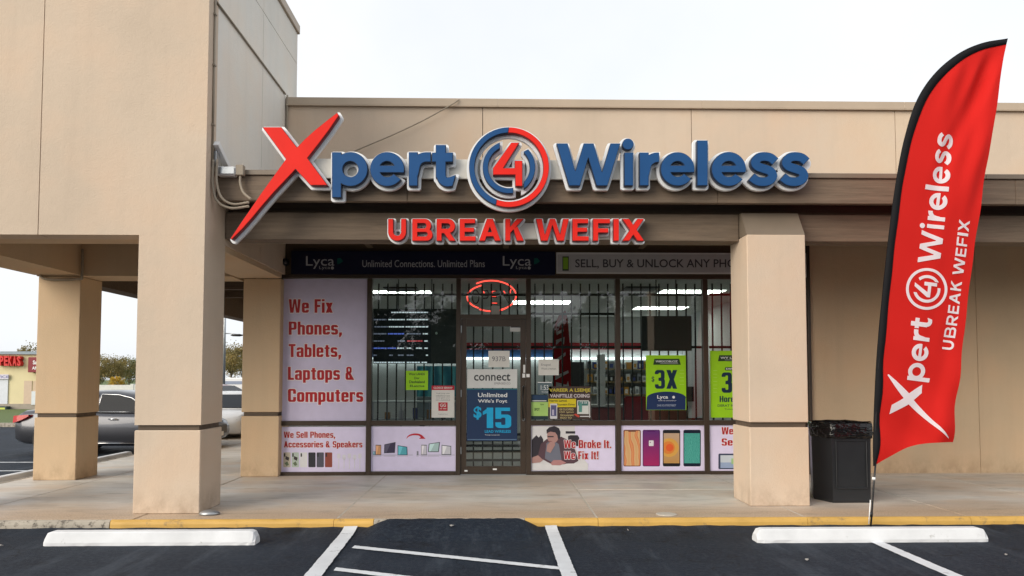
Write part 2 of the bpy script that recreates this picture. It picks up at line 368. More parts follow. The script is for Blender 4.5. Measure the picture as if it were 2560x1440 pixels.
def rdp(p, eps):
    if len(p) < 3: return p
    a, b = p[0], p[-1]; d = b - a; L = np.hypot(*d)
    q = np.array(p); dist = np.abs(d[0] * (q[:, 1] - a[1]) - d[1] * (q[:, 0] - a[0])) / L if L > 1e-9 else np.hypot(q[:, 0] - a[0], q[:, 1] - a[1])
    k = int(dist.argmax())
    if dist[k] <= eps: return [a, b]
    return rdp(p[:k + 1], eps)[:-1] + rdp(p[k:], eps)
def trace(f, bb, h, eps=None):
    """outline loops of f = 0 inside the box bb, on a grid of step h"""
    xs = np.arange(bb[0], bb[2] + h, h); ys = np.arange(bb[1], bb[3] + h, h)
    X, Y = np.meshgrid(xs, ys); F = f(X, Y); F = np.where(np.abs(F) < 1e-7, 1e-7, F); S = F < 0
    seg = {}
    ny, nx = S.shape
    cnt = S[:-1, :-1].astype(int) + S[:-1, 1:] + S[1:, :-1] + S[1:, 1:]
    def ep(e):
        k, j, i = e
        if k == 0: a, b = F[j, i], F[j, i + 1]; t = a / (a - b); return np.array([xs[i] + h * t, ys[j]])
        a, b = F[j, i], F[j + 1, i]; t = a / (a - b); return np.array([xs[i], ys[j] + h * t])
    for j, i in zip(*np.nonzero((cnt > 0) & (cnt < 4))):
        a, b, c, d = S[j, i], S[j, i + 1], S[j + 1, i + 1], S[j + 1, i]
        T, Rr, B, L = (0, j, i), (1, j, i + 1), (0, j + 1, i), (1, j, i)
        es = [e for e, u, v in ((T, a, b), (Rr, b, c), (B, c, d), (L, d, a)) if u != v]
        if len(es) == 4: prs = [(T, Rr), (B, L)] if a else [(T, L), (B, Rr)]
        else: prs = [tuple(es)]
        for p, q in prs: seg.setdefault(p, []).append(q); seg.setdefault(q, []).append(p)
    loops, seen = [], set()
    for s in seg:
        if s in seen: continue
        lp, cur, prev = [s], s, None; seen.add(s)
        while True:
            nx_ = [q for q in seg[cur] if q != prev and q not in seen]
            if not nx_: break
            prev, cur = cur, nx_[0]; seen.add(cur); lp.append(cur)
        pts = [ep(e) for e in lp]
        if len(pts) < 6: continue
        k = len(pts) // 2; e_ = eps or h * 0.16
        pts = rdp(pts[:k + 1], e_)[:-1] + rdp(pts[k:] + [pts[0]], e_)[:-1]
        if len(pts) >= 3: loops.append(pts)
    return loops
def fill_mesh(loops, depth, bevel=0.0):
    """filled 2-D outline (with holes) as a mesh, +-depth/2 in z"""
    cu = bpy.data.curves.new('outline', 'CURVE'); cu.dimensions = '2D'; cu.fill_mode = 'BOTH'; cu.extrude = depth / 2
    cu.bevel_depth = bevel; cu.bevel_resolution = 0
    for lp in loops:
        s = cu.splines.new('POLY'); s.points.add(len(lp) - 1); s.use_cyclic_u = True
        s.points.foreach_set('co', [c for p in lp for c in (p[0], p[1], 0, 1)])
    o = bpy.data.objects.new('outline', cu)
    me = bpy.data.meshes.new_from_object(o); bpy.data.objects.remove(o); bpy.data.curves.remove(cu)
    return me
def mesh_co(me):
    co = np.empty(len(me.vertices) * 3); me.vertices.foreach_get('co', co); return co.reshape(-1, 3)

# ---- glyphs of the shop sign, in the picture's pixel measures (x right, y down)
def e_glyph(cx, cy, r, t, yb0, yb1):
    w = I_(s_half(0, yb1, 0, -1), s_half(cx, cy, -math.sin(R(36)), math.cos(R(36))), s_half(cx, 0, -1, 0))
    return U_(I_(s_ring(cx, cy, r, r - t), N_(w)), I_(s_box(cx - r + 4, yb0, cx + r, yb1), s_circ(cx, cy, r)))
def s_glyph(x0, y0, w, h, t):
    q = [(205, 78), (168, 47), (118, 37), (70, 46), (44, 82), (62, 114), (112, 133), (163, 152), (184, 190), (158, 226), (106, 237), (56, 228), (14, 196)]
    p = spline([(x0 + a / 228 * w, y0 + b / 273 * h) for a, b in q], 4)
    a0, b0 = p[0], p[0] - p[2]; a1, b1 = p[-1], p[-1] - p[-3]
    return I_(s_path(p, t), N_(I_(s_half(*a0, -b0[0], -b0[1]), s_circ(*a0, t * 0.56))), N_(I_(s_half(*a1, -b1[0], -b1[1]), s_circ(*a1, t * 0.56))))
def r_glyph(x0, x1, y0, y1, xe, t):
    k = (x1 - x0)
    return U_(s_box(x0, y0, x1, y1), I_(s_path(spline([(x0 + k * 0.55, y0 + t * 2.1), (x0 + k * 0.85, y0 + t * 1.05), (x1 + k * 0.55, y0 + t * 0.55), (xe + 4, y0 + t * 0.5)], 5), t), s_half(xe, 0, 1, 0), s_half(0, y0 - 0.5, 0, -1)))
def z3(x, y): return (560 + x / 3.2, 260 + y / 3.2)
def z4(x, y): return (1300 + x / 3.2, 240 + y / 3.2)
def zr(x, y): return (1150 + x / 6.0, 300 + y / 6.0)
def bz(f, a, b): return s_box(*f(*a), *f(*b))
arm_hi = [z3(*p) for p in ((583, 345), (640, 285), (720, 212), (810, 140), (905, 66), (919, 92), (840, 208), (752, 325), (668, 432))]
tail = [z3(*p) for p in ((572, 522), (490, 610), (400, 705), (310, 808), (230, 905), (150, 996), (60, 1087), (50, 1075), (125, 962), (215, 832), (300, 707), (395, 575), (493, 440))]
X_LETTER = s_poly([z3(305, 183), z3(458, 183)] + arm_hi + [z3(830, 650), z3(690, 650)] + tail)
t_hook = I_(s_path(spline([z3(*p) for p in ((1734, 540), (1742, 592), (1768, 619), (1805, 622), (1858, 603))], 5), 76 / 3.2), s_half(*z3(1842, 610), 1, 0.28))
BLUE = {
 'p': U_(bz(z3, (862, 383), (938, 748)), s_ring(*z3(1011, 520), 138 / 3.2, 62 / 3.2)),
 'e1': e_glyph(*z3(1305, 520), 138 / 3.2, 76 / 3.2, z3(0, 490)[1], z3(0, 549)[1]),
 'r1': r_glyph(z3(1477, 0)[0], z3(1550, 0)[0], z3(0, 383)[1], z3(0, 655)[1], z3(1655, 0)[0], 80 / 3.2),
 't': U_(bz(z3, (1693, 325), (1775, 590)), bz(z3, (1662, 387), (1832, 463)), t_hook),
 'W': s_poly([z4(*p) for p in ((292, 377), (382, 377), (443, 597), (510, 377), (590, 377), (657, 605), (725, 377), (805, 377), (702, 718), (613, 718), (547, 495), (482, 718), (393, 718))]),
 'i': U_(bz(z4, (835, 450), (907, 717)), s_circ(*z4(865, 384), 46 / 3.2)),
 'r2': r_glyph(z4(957, 0)[0], z4(1032, 0)[0], z4(0, 450)[1], z4(0, 717)[1], z4(1115, 0)[0], 80 / 3.2),
 'e2': e_glyph(*z4(1262, 583), 136 / 3.2, 75 / 3.2, z4(0, 554)[1], z4(0, 612)[1]),
 'l': bz(z4, (1418, 353), (1504, 717)),
 'e3': e_glyph(*z4(1672, 583), 138 / 3.2, 76 / 3.2, z4(0, 554)[1], z4(0, 612)[1]),
 's1': s_glyph(*z4(1840, 446), 228 / 3.2, 276 / 3.2, 74 / 3.2),
 's2': s_glyph(*z4(2088, 446), 230 / 3.2, 276 / 3.2, 74 / 3.2),
}
BLUE_BB = {'p': (825, 372, 925, 500), 'e1': (918, 372, 1018, 472), 'r1': (1014, 372, 1084, 472), 't': (1072, 352, 1144, 474), 'W': (1384, 350, 1558, 472), 'i': (1554, 338, 1590, 472),
           'r2': (1592, 372, 1656, 472), 'e2': (1645, 372, 1744, 472), 'l': (1736, 342, 1777, 472), 'e3': (1772, 372, 1872, 472), 's1': (1868, 372, 1952, 472), 's2': (1945, 372, 2032, 472)}
RC = zr(735, 706)
ring_cut = s_half(*zr(726, 160), 1055, 178)          # blue side is inside
RING_B = I_(s_ring(*RC, 100.2, 86), ring_cut); RING_R = I_(s_ring(*RC, 100.2, 86), N_(ring_cut))
ARC_L = I_(s_ring(*RC, 66, 52), U_(s_half(*zr(600, 0), 1, 0), I_(s_half(*zr(800, 0), 1, 0), s_half(*zr(0, 706), 0, -1))))
ARC_R = I_(s_ring(*RC, 66, 52), s_half(*zr(958, 0), -1, 0), s_half(*zr(955, 470), -0.5, -1))
FOUR = s_poly([zr(*p) for p in ((770, 335), (893, 335), (653, 718), (820, 718), (820, 607), (938, 607), (938, 992), (828, 992), (828, 822), (493, 822), (493, 720))])
def caps(ch, x0, x1, y0, y1, t):
    h = y1 - y0; w = x1 - x0
    B = lambda a, b, c, d: s_box(x0 + a, y0 + b, x0 + c, y0 + d)
    def rb(a, b, c, d):                  # box with its right side rounded
        r = (d - b) / 2; return U_(B(a, b, max(a + 0.01, c - r), d), s_circ(x0 + c - r, y0 + b + r, r))
    pl = lambda *q: s_poly([(x0 + a, y0 + b) for a, b in q])
    if ch == 'U':
        r = w / 2
        return U_(B(0, 0, t, h - r + 1), B(w - t, 0, w, h - r + 1), I_(s_ring(x0 + r, y1 - r, r, r - t), s_half(0, y1 - r - 5, 0, -1)))
    if ch == 'B':
        m = h * 0.52; k = t * 0.86
        return I_(U_(rb(0, 0, w * 0.93, m + k * 0.4), rb(0, m - k * 0.4, w, h)), N_(rb(t, k, w * 0.93 - t * 0.95, m - k * 0.42)), N_(rb(t, m + k * 0.42, w - t, h - k)))
    if ch == 'R':
        m = h * 0.66; k = t * 0.9
        return U_(I_(rb(0, 0, w * 0.97, m), N_(rb(t, k, w * 0.97 - t, m - k))), B(0, 0, t, h), pl((w * 0.36, m - 2), (w * 0.36 + t * 1.25, m - 2), (w, h), (w - t * 1.25, h)))
    if ch == 'E': return U_(B(0, 0, t, h), B(0, 0, w * 0.97, t * 0.9), B(0, h / 2 - t * 0.43, w * 0.9, h / 2 + t * 0.43), B(0, h - t * 0.9, w, h))
    if ch == 'F': return U_(B(0, 0, t, h), B(0, 0, w, t * 0.9), B(0, h * 0.53 - t * 0.43, w * 0.9, h * 0.53 + t * 0.43))
    if ch == 'I': return B(0, 0, w, h)
    if ch == 'A':
        a = t * 0.58; c = w / 2; s = (w / 2 - a) / h; i = t * 1.13
        xl = lambda y: c - a - s * y + i; xr = lambda y: c + a + s * y - i
        yt = (i - a) / s if s else 0; b0 = h * 0.60; b1 = b0 + t * 0.85
        return I_(pl((c - a, 0), (c + a, 0), (w, h), (0, h)), N_(pl((c, yt), (xr(b0), b0), (xl(b0), b0))), N_(pl((xl(b1), b1), (xr(b1), b1), (xr(h + 2), h + 2), (xl(h + 2), h + 2))))
    if ch == 'K': return U_(B(0, 0, t, h), pl((t * 0.7, h * 0.72), (t * 0.7, h * 0.42), (w - t * 1.35, 0), (w - 0.5, 0)), pl((t * 1.55, h * 0.46), (t * 2.3, h * 0.33), (w, h), (w - t * 1.35, h)))
    if ch == 'W':
        k = t * 1.12; q = w / 4
        return pl((0, 0), (k, 0), (q + k * 0.12, h * 0.70), (w / 2 - k * 0.45, 0), (w / 2 + k * 0.45, 0), (3 * q - k * 0.12, h * 0.70), (w - k, 0), (w, 0), (3 * q + k * 0.55, h), (3 * q - k * 0.6, h), (w / 2, h * 0.30), (q + k * 0.6, h), (q - k * 0.55, h))
    if ch == 'X': return U_(pl((0, 0), (t * 1.3, 0), (w, h), (w - t * 1.3, h)), pl((w - t * 1.3, 0), (w, 0), (t * 1.3, h), (0, h)))
CAPS = [('U', 970, 1015.5), ('B', 1030.3, 1081.8), ('R', 1091.2, 1139.5), ('E', 1149, 1189.5), ('A', 1197.5, 1252), ('K', 1263, 1310),
        ('W', 1340, 1422.8), ('E', 1431.2, 1472.5), ('F', 1482.8, 1525.6), ('I', 1533.8, 1547.8), ('X', 1556, 1611)]
CAP_Y = (546.5, 602.0)

# ---- flat print and lettering helpers (all on upright planes)
_bx, _by = None, None
def plane_map(px, py, Y):
    px = np.asarray(px, float); py = np.asarray(py, float)
    a = (px - 1280) / FPX; b = -(py - (720 + SHIFT * 2560)) / FPX
    dx = _r[0] * a + _u[0] * b + _f[0]; dy = _r[1] * a + _u[1] * b + _f[1]; dz = _r[2] * a + _u[2] * b + _f[2]
    t = Y / dy; return dx * t, CAM_H + dz * t
def put(name, me, Yref, Yc, mat, parent, smooth=False):
    """mesh in picture measures (x, y) with depth z -> upright at y = Yc - z, measured on plane Yref"""
    co = mesh_co(me); X, Z = plane_map(co[:, 0], co[:, 1], Yref)
    me.vertices.foreach_set('co', np.stack([X, Yc - co[:, 2], Z], 1).ravel()); me.update()
    bm = bmesh.new(); bm.from_mesh(me)
    bmesh.ops.remove_doubles(bm, verts=bm.verts[:], dist=1e-5); bmesh.ops.recalc_face_normals(bm, faces=bm.faces[:]); bm.to_mesh(me); bm.free()
    return obj(name, None, None, mat, parent, smooth, me)
LV = 0.0012
def pr(parent, Y, loops, mat, lv=1, name='print'):
    """flat printed shape lv sheets proud of the surface at Y"""
    if not isinstance(loops[0][0], (tuple, list, np.ndarray)): loops = [loops]
    v, f = [], []
    if len(loops) == 1 and len(loops[0]) == 4:
        for p in loops[0]: v.append(P(p[0], p[1], Y))
        v = [(a, Y - LV * lv, c) for a, b, c in v]; return obj(name, v, [(0, 1, 2, 3)], mat, parent)
    me = fill_mesh(loops, 0); co = mesh_co(me); X, Z = plane_map(co[:, 0], co[:, 1], Y)
    me.vertices.foreach_set('co', np.stack([X, np.full(len(X), Y - LV * lv), Z], 1).ravel()); me.update()
    return obj(name, None, None, mat, parent, False, me)
def rc(x0, y0, x1, y1): return [(x0, y1), (x1, y1), (x1, y0), (x0, y0)]
def rrc(x0, y0, x1, y1, r, n=4):
    out = []
    for cx, cy, a0 in ((x1 - r, y1 - r, 0), (x0 + r, y1 - r, 90), (x0 + r, y0 + r, 180), (x1 - r, y0 + r, 270)):
        for k in range(n + 1): a = R(a0 + 90 * k / n); out.append((cx + r * math.cos(a), cy + r * math.sin(a)))
    return out
def ell(cx, cy, rx, ry, n=20, a0=0, a1=360):
    return [(cx + rx * math.cos(R(a0 + (a1 - a0) * k / n)), cy + ry * math.sin(R(a0 + (a1 - a0) * k / n))) for k in range(n + (a1 - a0 != 360))]
def tx(parent, Y, s, rect, mat, lv=2, bold=0.0, name='lettering'):
    """text fitted into the picture rectangle (x0, y0, x1, y1)"""
    cu = bpy.data.curves.new('text', 'FONT'); cu.body = s; cu.size = 1; cu.offset = bold; cu.resolution_u = 3; cu.dimensions = '2D'; cu.fill_mode = 'BOTH'
    o = bpy.data.objects.new('text', cu); me = bpy.data.meshes.new_from_object(o); bpy.data.objects.remove(o); bpy.data.curves.remove(cu)
    co = mesh_co(me); lo, hi = co.min(0), co.max(0)
    px = rect[0] + (co[:, 0] - lo[0]) / (hi[0] - lo[0]) * (rect[2] - rect[0])
    py = rect[3] - (co[:, 1] - lo[1]) / (hi[1] - lo[1]) * (rect[3] - rect[1])
    X, Z = plane_map(px, py, Y)
    me.vertices.foreach_set('co', np.stack([X, np.full(len(X), Y - LV * lv), Z], 1).ravel()); me.update()
    return obj(name, None, None, mat, parent, False, me)
def outlined(parent, Y, s, rect, face, edge, lv=2, b=0.022, grow=2.0):
    tx(parent, Y, s, (rect[0] - grow, rect[1] - grow, rect[2] + grow, rect[3] + grow), edge, lv, b + 0.03, 'lettering_outline')
    tx(parent, Y, s, rect, face, lv + 1.2, b)
def s_rr(x0, y0, x1, y1, r):
    b = s_box(x0 + r, y0 + r, x1 - r, y1 - r); return lambda X, Y: b(X, Y) - r
def heavy_glyph(c):
    """heavy condensed letter, baseline y = 1, cap top y = 0; returns (distance field, width)"""
    t, xh, w = 0.205, 0.25, 0.52; k = 0.15
    B = s_box
    def ring(x0, y0, x1, y1, r=0.16, th=k): return I_(s_rr(x0, y0, x1, y1, r), N_(s_rr(x0 + t, y0 + th, x1 - t, y1 - th, 0.05)))
    arch = lambda x0, y0: I_(ring(x0, y0, x0 + w, 2.0), s_half(0, 1, 0, 1))
    def ess(y0, w_):
        m = (y0 + 1) / 2
        return I_(U_(I_(ring(0, y0, w_, m + k / 2), N_(B(w_ - t - .01, y0 + .25 * (1 - y0), 9, m + k))), I_(ring(0, m - k / 2, w_, 1), N_(B(-9, m - k, t + .01, 1 - .25 * (1 - y0)))), B(t * .7, m - k / 2, w_ - t * .7, m + k / 2)), s_rr(0, y0, w_, 1, .15))
    if c == ' ': return None, 0.26
    if c == 'o': return ring(0, xh, w, 1), w
    if c == 'e': return U_(I_(ring(0, xh, w, 1), N_(B(w - t - .01, .66, 9, .78))), B(t * .6, .555, w - .02, .67)), w
    if c == 'c': return I_(ring(0, xh, w, 1), N_(B(w - t - .01, .53, 9, .72))), w
    if c == 's': return ess(xh, w * .96), w * .96
    if c == 'n': return U_(arch(0, xh), B(0, xh, t, 1)), w
    if c == 'h': return U_(arch(0, xh), B(0, 0, t, 1)), w
    if c == 'm': return U_(arch(0, xh), B(0, xh, t, 1), arch(w - t, xh)), 2 * w - t
    if c == 'u': return U_(I_(ring(0, -1.0, w, 1), s_half(0, xh, 0, -1)), B(w - t, xh, w, 1)), w
    if c == 'r': return U_(B(0, xh, t, 1), I_(ring(0, xh, w, 2), s_half(0, .50, 0, 1), s_half(w * .74, 0, 1, 0))), w * .74
    if c == 'b': return U_(ring(0, xh, w, 1), B(0, 0, t, 1)), w
    if c == 'p': return U_(ring(0, xh, w, 1), B(0, xh, t, 1.22)), w
    if c == 'a': return U_(ring(0, .56, w, 1, .13, .11), B(w - t, .4, w, 1), I_(ring(0, xh, w, 1), s_half(0, .47, 0, 1))), w
    if c == 't': return U_(B(.09, .08, .09 + t, .86), B(0, xh, .38, xh + .13), I_(s_rr(.09, .6, .38, 1, .1), N_(B(.09 + t, .5, .5, .86)))), .38
    if c == 'l': return B(0, 0, t, 1), t
    if c == 'i': return U_(B(0, xh, t, 1), B(0, 0, t, .15)), t
    if c == '!': return U_(s_poly([(0, 0), (t * 1.1, 0), (t * .85, .7), (t * .25, .7)]), B(.02, .8, .02 + t * .95, 1)), t * 1.1
    if c == 'k': return U_(B(0, 0, t, 1), s_poly([(t * .8, .74), (t * .8, .52), (w * .62, xh), (w * 1.0, xh)]), s_poly([(t * 1.3, .62), (t * 2.1, .5), (w * 1.04, 1), (w * .62, 1)])), w * 1.04
    if c == 'x': return U_(s_poly([(0, xh), (.23, xh), (w, 1), (w - .23, 1)]), s_poly([(w - .23, xh), (w, xh), (.23, 1), (0, 1)])), w
    if c == 'P': return U_(I_(s_rr(0, 0, .56, .62, .15), N_(s_rr(t, k, .56 - t, .62 - k, .04))), B(0, 0, t, 1)), .56
    if c == 'F': return U_(B(0, 0, t, 1), B(0, 0, .46, .165), B(0, .42, .42, .58)), .46
    if c == 'T': return U_(B(.25 - t / 2, 0, .25 + t / 2, 1), B(0, 0, .5, .165)), .5
    if c == 'L': return U_(B(0, 0, t, 1), B(0, .835, .44, 1)), .44
    if c == 'I': return B(0, 0, t, 1), t
    if c == 'C': return I_(ring(0, 0, .57, 1), N_(B(.57 - t - .01, .38, 9, .62))), .57
    if c == 'S': return ess(0, .55), .55
    if c == 'B': return U_(I_(s_rr(0, 0, .55, .57, .13), N_(s_rr(t, k, .55 - t, .57 - k, .04))), I_(s_rr(0, .43, .57, 1, .13), N_(s_rr(t, .43 + k, .57 - t, 1 - k, .04))), B(0, 0, t, 1)), .57
    if c == 'H': return U_(B(0, 0, t, 1), B(.57 - t, 0, .57, 1), B(0, .42, .57, .57)), .57
    if c in 'AW': return caps(c, 0, .62 if c == 'A' else .88, 0, 1, .185), .62 if c == 'A' else .88
    if c == 'X': return caps(c, 0, .60, 0, 1, .18), .60
    if c == '&': return U_(I_(s_rr(.06, 0, .46, .5, .14), N_(s_rr(.06 + .15, .13, .46 - .15, .38, .03))), I_(ring(0, .42, .5, 1), N_(s_poly([(.34, .42), (.7, .42), (.7, .72), (.42, .72)]))), s_poly([(.1, .36), (.3, .34), (.66, 1), (.44, 1)])), .66
    if c == '1': return U_(B(.14, 0, .14 + t * 1.1, 1), s_poly([(0, .2), (.2, 0), (.2, .24), (0, .36)])), .14 + t * 1.1
    if c == '5': return U_(B(0, 0, t, .55), B(0, 0, .52, .165), I_(ring(0, .34, .56, 1), N_(B(-9, .55, t + .01, .72)))), .56
    if c == '3': return U_(I_(ring(0, 0, .54, .56), N_(B(-9, .22, t + .01, 9))), I_(ring(0, .43, .56, 1), N_(B(-9, -9, t + .01, .76))), B(.2, .43, .45, .56)), .56
    if c == ',': return s_poly([(0, .82), (t, .82), (t, 1.0), (.08, 1.2), (0, 1.2)]), t
    if c == '.': return B(0, .82, t * .95, 1), t
    return B(0, 0, .4, 1), .4
def heavy(parent, Y, text, rect, face, edge=None, lv=1, grow=1.6, gap=0.075, h=0.5):
    gl, x = [], 0.0
    for ch in text:
        g, w = heavy_glyph(ch)
        if g: gl.append((g, x))
        x += w + gap
    x -= gap; desc = any(ch in 'p,' for ch in text); yb = 1.22 if desc else 1.0
    sx, sy = (rect[2] - rect[0]) / x, (rect[3] - rect[1]) / yb; m = (sx + sy) / 2
    fs = [(lambda g, gx: lambda X, Y_: g((X - rect[0]) / sx - gx, (Y_ - rect[1]) / sy) * m)(g, gx) for g, gx in gl]
    bb = (rect[0] - grow - 2, rect[1] - grow - 2, rect[2] + grow + 2, rect[3] + grow + 2); f = U_(*fs)
    if edge: pr(parent, Y, trace(off(f, grow), bb, h), edge, lv, 'lettering_outline')
    return pr(parent, Y, trace(f, bb, h), face, lv + (1.2 if edge else 0), 'lettering')
def sheet(name, rect, Y, mat, label, cat, group=None, th=0.003):
    x0, z0 = plane_map(rect[0], (rect[1] + rect[3]) / 2, Y)[0], P((rect[0] + rect[2]) / 2, rect[3], Y)[2]
    x1, z1 = plane_map(rect[2], (rect[1] + rect[3]) / 2, Y)[0], P((rect[0] + rect[2]) / 2, rect[1], Y)[2]
    return tag(box(name, float(x0), float(x1), Y, Y + th, z0, z1, mat), label, cat, group)

# ================================================================== GROUND
KZ = 0.10                                # height of the pavement above the asphalt
tag(obj('ground', [(-400, -300, -0.03), (400, -300, -0.03), (400, 500, -0.03), (-400, 500, -0.03)], [(0, 1, 2, 3)], M['grass']), kind='structure')
tag(obj('parking_lot', [(-26, -40, 0), (40, -40, 0), (40, 90, 0), (-26, 90, 0)], [(0, 1, 2, 3)], M['asphalt']), kind='structure')
# the ramp of asphalt laid up to the kerb in front of the door
def ramp():
    nx, ny = 44, 10; v, f = [], []; rnd = random.Random(4)
    sm = lambda t: t * t * (3 - 2 * t) if 0 < t < 1 else (0 if t <= 0 else 1)
    for i in range(nx + 1):
        x = -1.55 + 2.15 * i / nx
        side = min(sm((x + 1.52) / 0.42), sm((0.58 - x) / 0.36)); jig = rnd.uniform(-0.006, 0.006)
        for j in range(ny + 1):
            t = j / ny; y = 7.25 + 0.72 * t
            v.append((x, y + (jig if j == ny else 0), -0.004 + (0.107 + jig * 0.4) * sm(t) * side - 0.012 * (1 - side) * (j > 0)))
    for i in range(nx):
        for j in range(ny): a = i * (ny + 1) + j; f.append((a, a + ny + 1, a + ny + 2, a + 1))
    return tag(obj('asphalt_ramp', v, f, M['asphalt'], smooth=True), kind='structure')
ramp()
def fillet():
    rnd = random.Random(9); v, f = [], []; n = 180
    for i in range(n + 1):
        x = -7.1 + 23.1 * i / n; h = 0.026 + rnd.uniform(-0.005, 0.005)
        v += [(x, 7.62, -0.003), (x, 7.80, 0.35 * h), (x, 7.928, h)]
    for i in range(n): a = 3 * i; f += [(a, a + 3, a + 4, a + 1), (a + 1, a + 4, a + 5, a + 2)]
    tag(obj('asphalt_edge', v, f, M['asphalt'], smooth=True), kind='structure')
fillet()
def strip(name, pts, z, mat, wob=0.0035, seed=1):
    """painted quad given by its two long edges (a->b) and (d->c), edges slightly ragged"""
    a, b, c, d = [np.array(p) for p in pts]; rnd = random.Random(seed); n = 90; v, f = [], []
    for k in range(n + 1):
        t = k / n; p = a + (b - a) * t; q = d + (c - d) * t; e = (q - p) / np.linalg.norm(q - p)
        p = p + e * rnd.uniform(-wob, wob); q = q + e * rnd.uniform(-wob, wob)
        v += [(p[0], p[1], z), (q[0], q[1], z)]
    for k in range(n): f.append((2 * k, 2 * k + 1, 2 * k + 3, 2 * k + 2))
    o = obj(name, v, f, mat)
    if o.data.polygons[0].normal.z < 0: o.data.flip_normals()
    return tag(o, kind='structure')
def strip_on_ramp(name, x0, x1, y0, y1, mat):
    o = strip(name, ((x0, y0), (x0, y1), (x1, y1), (x1, y0)), 0.009, mat); return o
strip('parking_line', ((-1.34, 4.0), (-1.455, 7.66), (-1.595, 7.66), (-1.48, 4.0)), 0.012, M['line_white'], seed=2)
strip('parking_line', ((0.53, 4.0), (0.52, 7.66), (0.645, 7.66), (0.655, 4.0)), 0.012, M['line_white'], seed=3)
for x_, dx in ((-1.595, 0.14), (0.52, 0.125)):       # line ends that climb the asphalt edge
    tag(obj('parking_line', [(x_, 7.662, 0.012), (x_ + dx, 7.662, 0.012), (x_ - 0.004, 7.80, 0.020), (x_ + dx - 0.004, 7.80, 0.020), (x_ - 0.006, 7.91, 0.037), (x_ + dx - 0.006, 7.91, 0.040)], [(0, 1, 3, 2), (2, 3, 5, 4)], M['line_white']), kind='structure')
strip('hatch_line', ((-1.345, 7.14), (0.527, 6.315), (0.527, 6.215), (-1.355, 7.035)), 0.009, M['line_white'], seed=4)
strip('hatch_line', ((-1.345, 6.33), (0.53, 5.50), (0.53, 5.40), (-1.345, 6.23)), 0.009, M['line_white'], seed=5)
strip('hatch_line', ((-1.345, 5.52), (0.53, 4.70), (0.53, 4.60), (-1.345, 5.42)), 0.009, M['line_white'], seed=6)
strip('parking_line', ((3.63, 4.0), (3.635, 7.25), (3.755, 7.25), (3.76, 4.0)), 0.006, M['line_white'], seed=7)
strip('parking_line', ((-12.5, 11.55), (-7.5, 11.55), (-7.5, 11.65), (-12.5, 11.65)), 0.006, M['line_white'], seed=8)
strip('parking_line', ((-12.5, 14.2), (-7.5, 14.2), (-7.5, 14.3), (-12.5, 14.3)), 0.006, M['line_white'], seed=9)
strip('parking_line', ((-12.5, 12.9), (-7.5, 12.9), (-7.5, 13.0), (-12.5, 13.0)), 0.006, M['line_white'], seed=10)

WX = -7.1                                # west edge of the pavement
sw = empty('sidewalk', (0, 9.7, 0), kind='structure')
box('bed', WX + 0.07, 16, 8.0, 11.52, 0.0, 0.072, M['kerb_grey'], sw)
box('bed', WX + 0.07, -3.86, 11.525, 27, 0.0, 0.072, M['kerb_grey'], sw)
gx = [WX + 0.07, -5.85, -3.85, -1.70, 1.08, 3.33, 5.10, 6.75, 8.6, 10.5, 12.5, 16]
rr = random.Random(8)
for a, b in zip(gx, gx[1:]):
    ys = [8.0, 9.98, 11.52] if (a, b) in ((-1.70, 1.08), (1.08, 3.33)) else [8.0, 11.52]
    for c, d in zip(ys, ys[1:]):
        dz = rr.uniform(-0.0015, 0.0015)
        box('slab', a + 0.007, b - 0.007, c + 0.004, d - 0.004, 0.03, KZ + dz, M['concrete'], sw, 0.006)
ys = [11.525, 13.6, 16.2, 18.9, 21.6, 24.3, 27]
for a, b in ((WX + 0.07, -5.85), (-5.85, -3.86)):
    for c, d in zip(ys, ys[1:]): box('slab', a + 0.007, b - 0.007, c + 0.006, d - 0.006, 0.03, KZ, M['concrete'], sw, 0.006)
caulk = plain('joint_caulk', (0.50, 0.46, 0.40), 0.7, 0, 0.2, 12)
for x in (-1.70, 1.08, 3.33): box('joint_strip', x - 0.009, x + 0.009, 8.0, 11.5, 0.072, KZ - 0.001, caulk, sw)
kerb = empty('kerb', (0, 7.96, 0), kind='structure')
def kerb_piece(x0, x1, mat, seed):
    rnd = random.Random(seed); n = max(3, int((x1 - x0) / 0.12)); rings = []
    for k in range(n + 1):
        x = x0 + (x1 - x0) * k / n; j = rnd.uniform(-0.004, 0.004); h = rnd.uniform(-0.003, 0.003)
        rings.append([(x, 7.995, -0.02), (x, 7.925 + j, -0.02), (x, 7.93 + j, 0.06), (x, 7.940 + j, 0.088 + h), (x, 7.962, KZ + 0.001 + h), (x, 7.995, KZ + 0.001)])
    loft('kerb_segment', rings, mat, kerb, False)
kerb_piece(WX, -4.06, M['kerb_grey'], 1); kerb_piece(-4.055, -1.72, M['kerb_yellow'], 2); kerb_piece(-1.715, -1.30, M['kerb_yellow'], 3)
kerb_piece(-1.295, 0.30, M['kerb_grey'], 4); kerb_piece(0.305, 1.08, M['kerb_yellow'], 5); kerb_piece(1.085, 3.33, M['kerb_yellow'], 6)
kerb_piece(3.335, 5.10, M['kerb_yellow'], 7); kerb_piece(5.105, 8.6, M['kerb_yellow'], 8); kerb_piece(8.605, 16, M['kerb_yellow'], 9)
for a, b in ((7.995, 11.5), (11.505, 15), (15.005, 19), (19.005, 23), (23.005, 27)):
    box('kerb_segment', WX, WX + 0.065, a, b, -0.02, KZ + 0.001, M['kerb_grey'], kerb, 0.012)

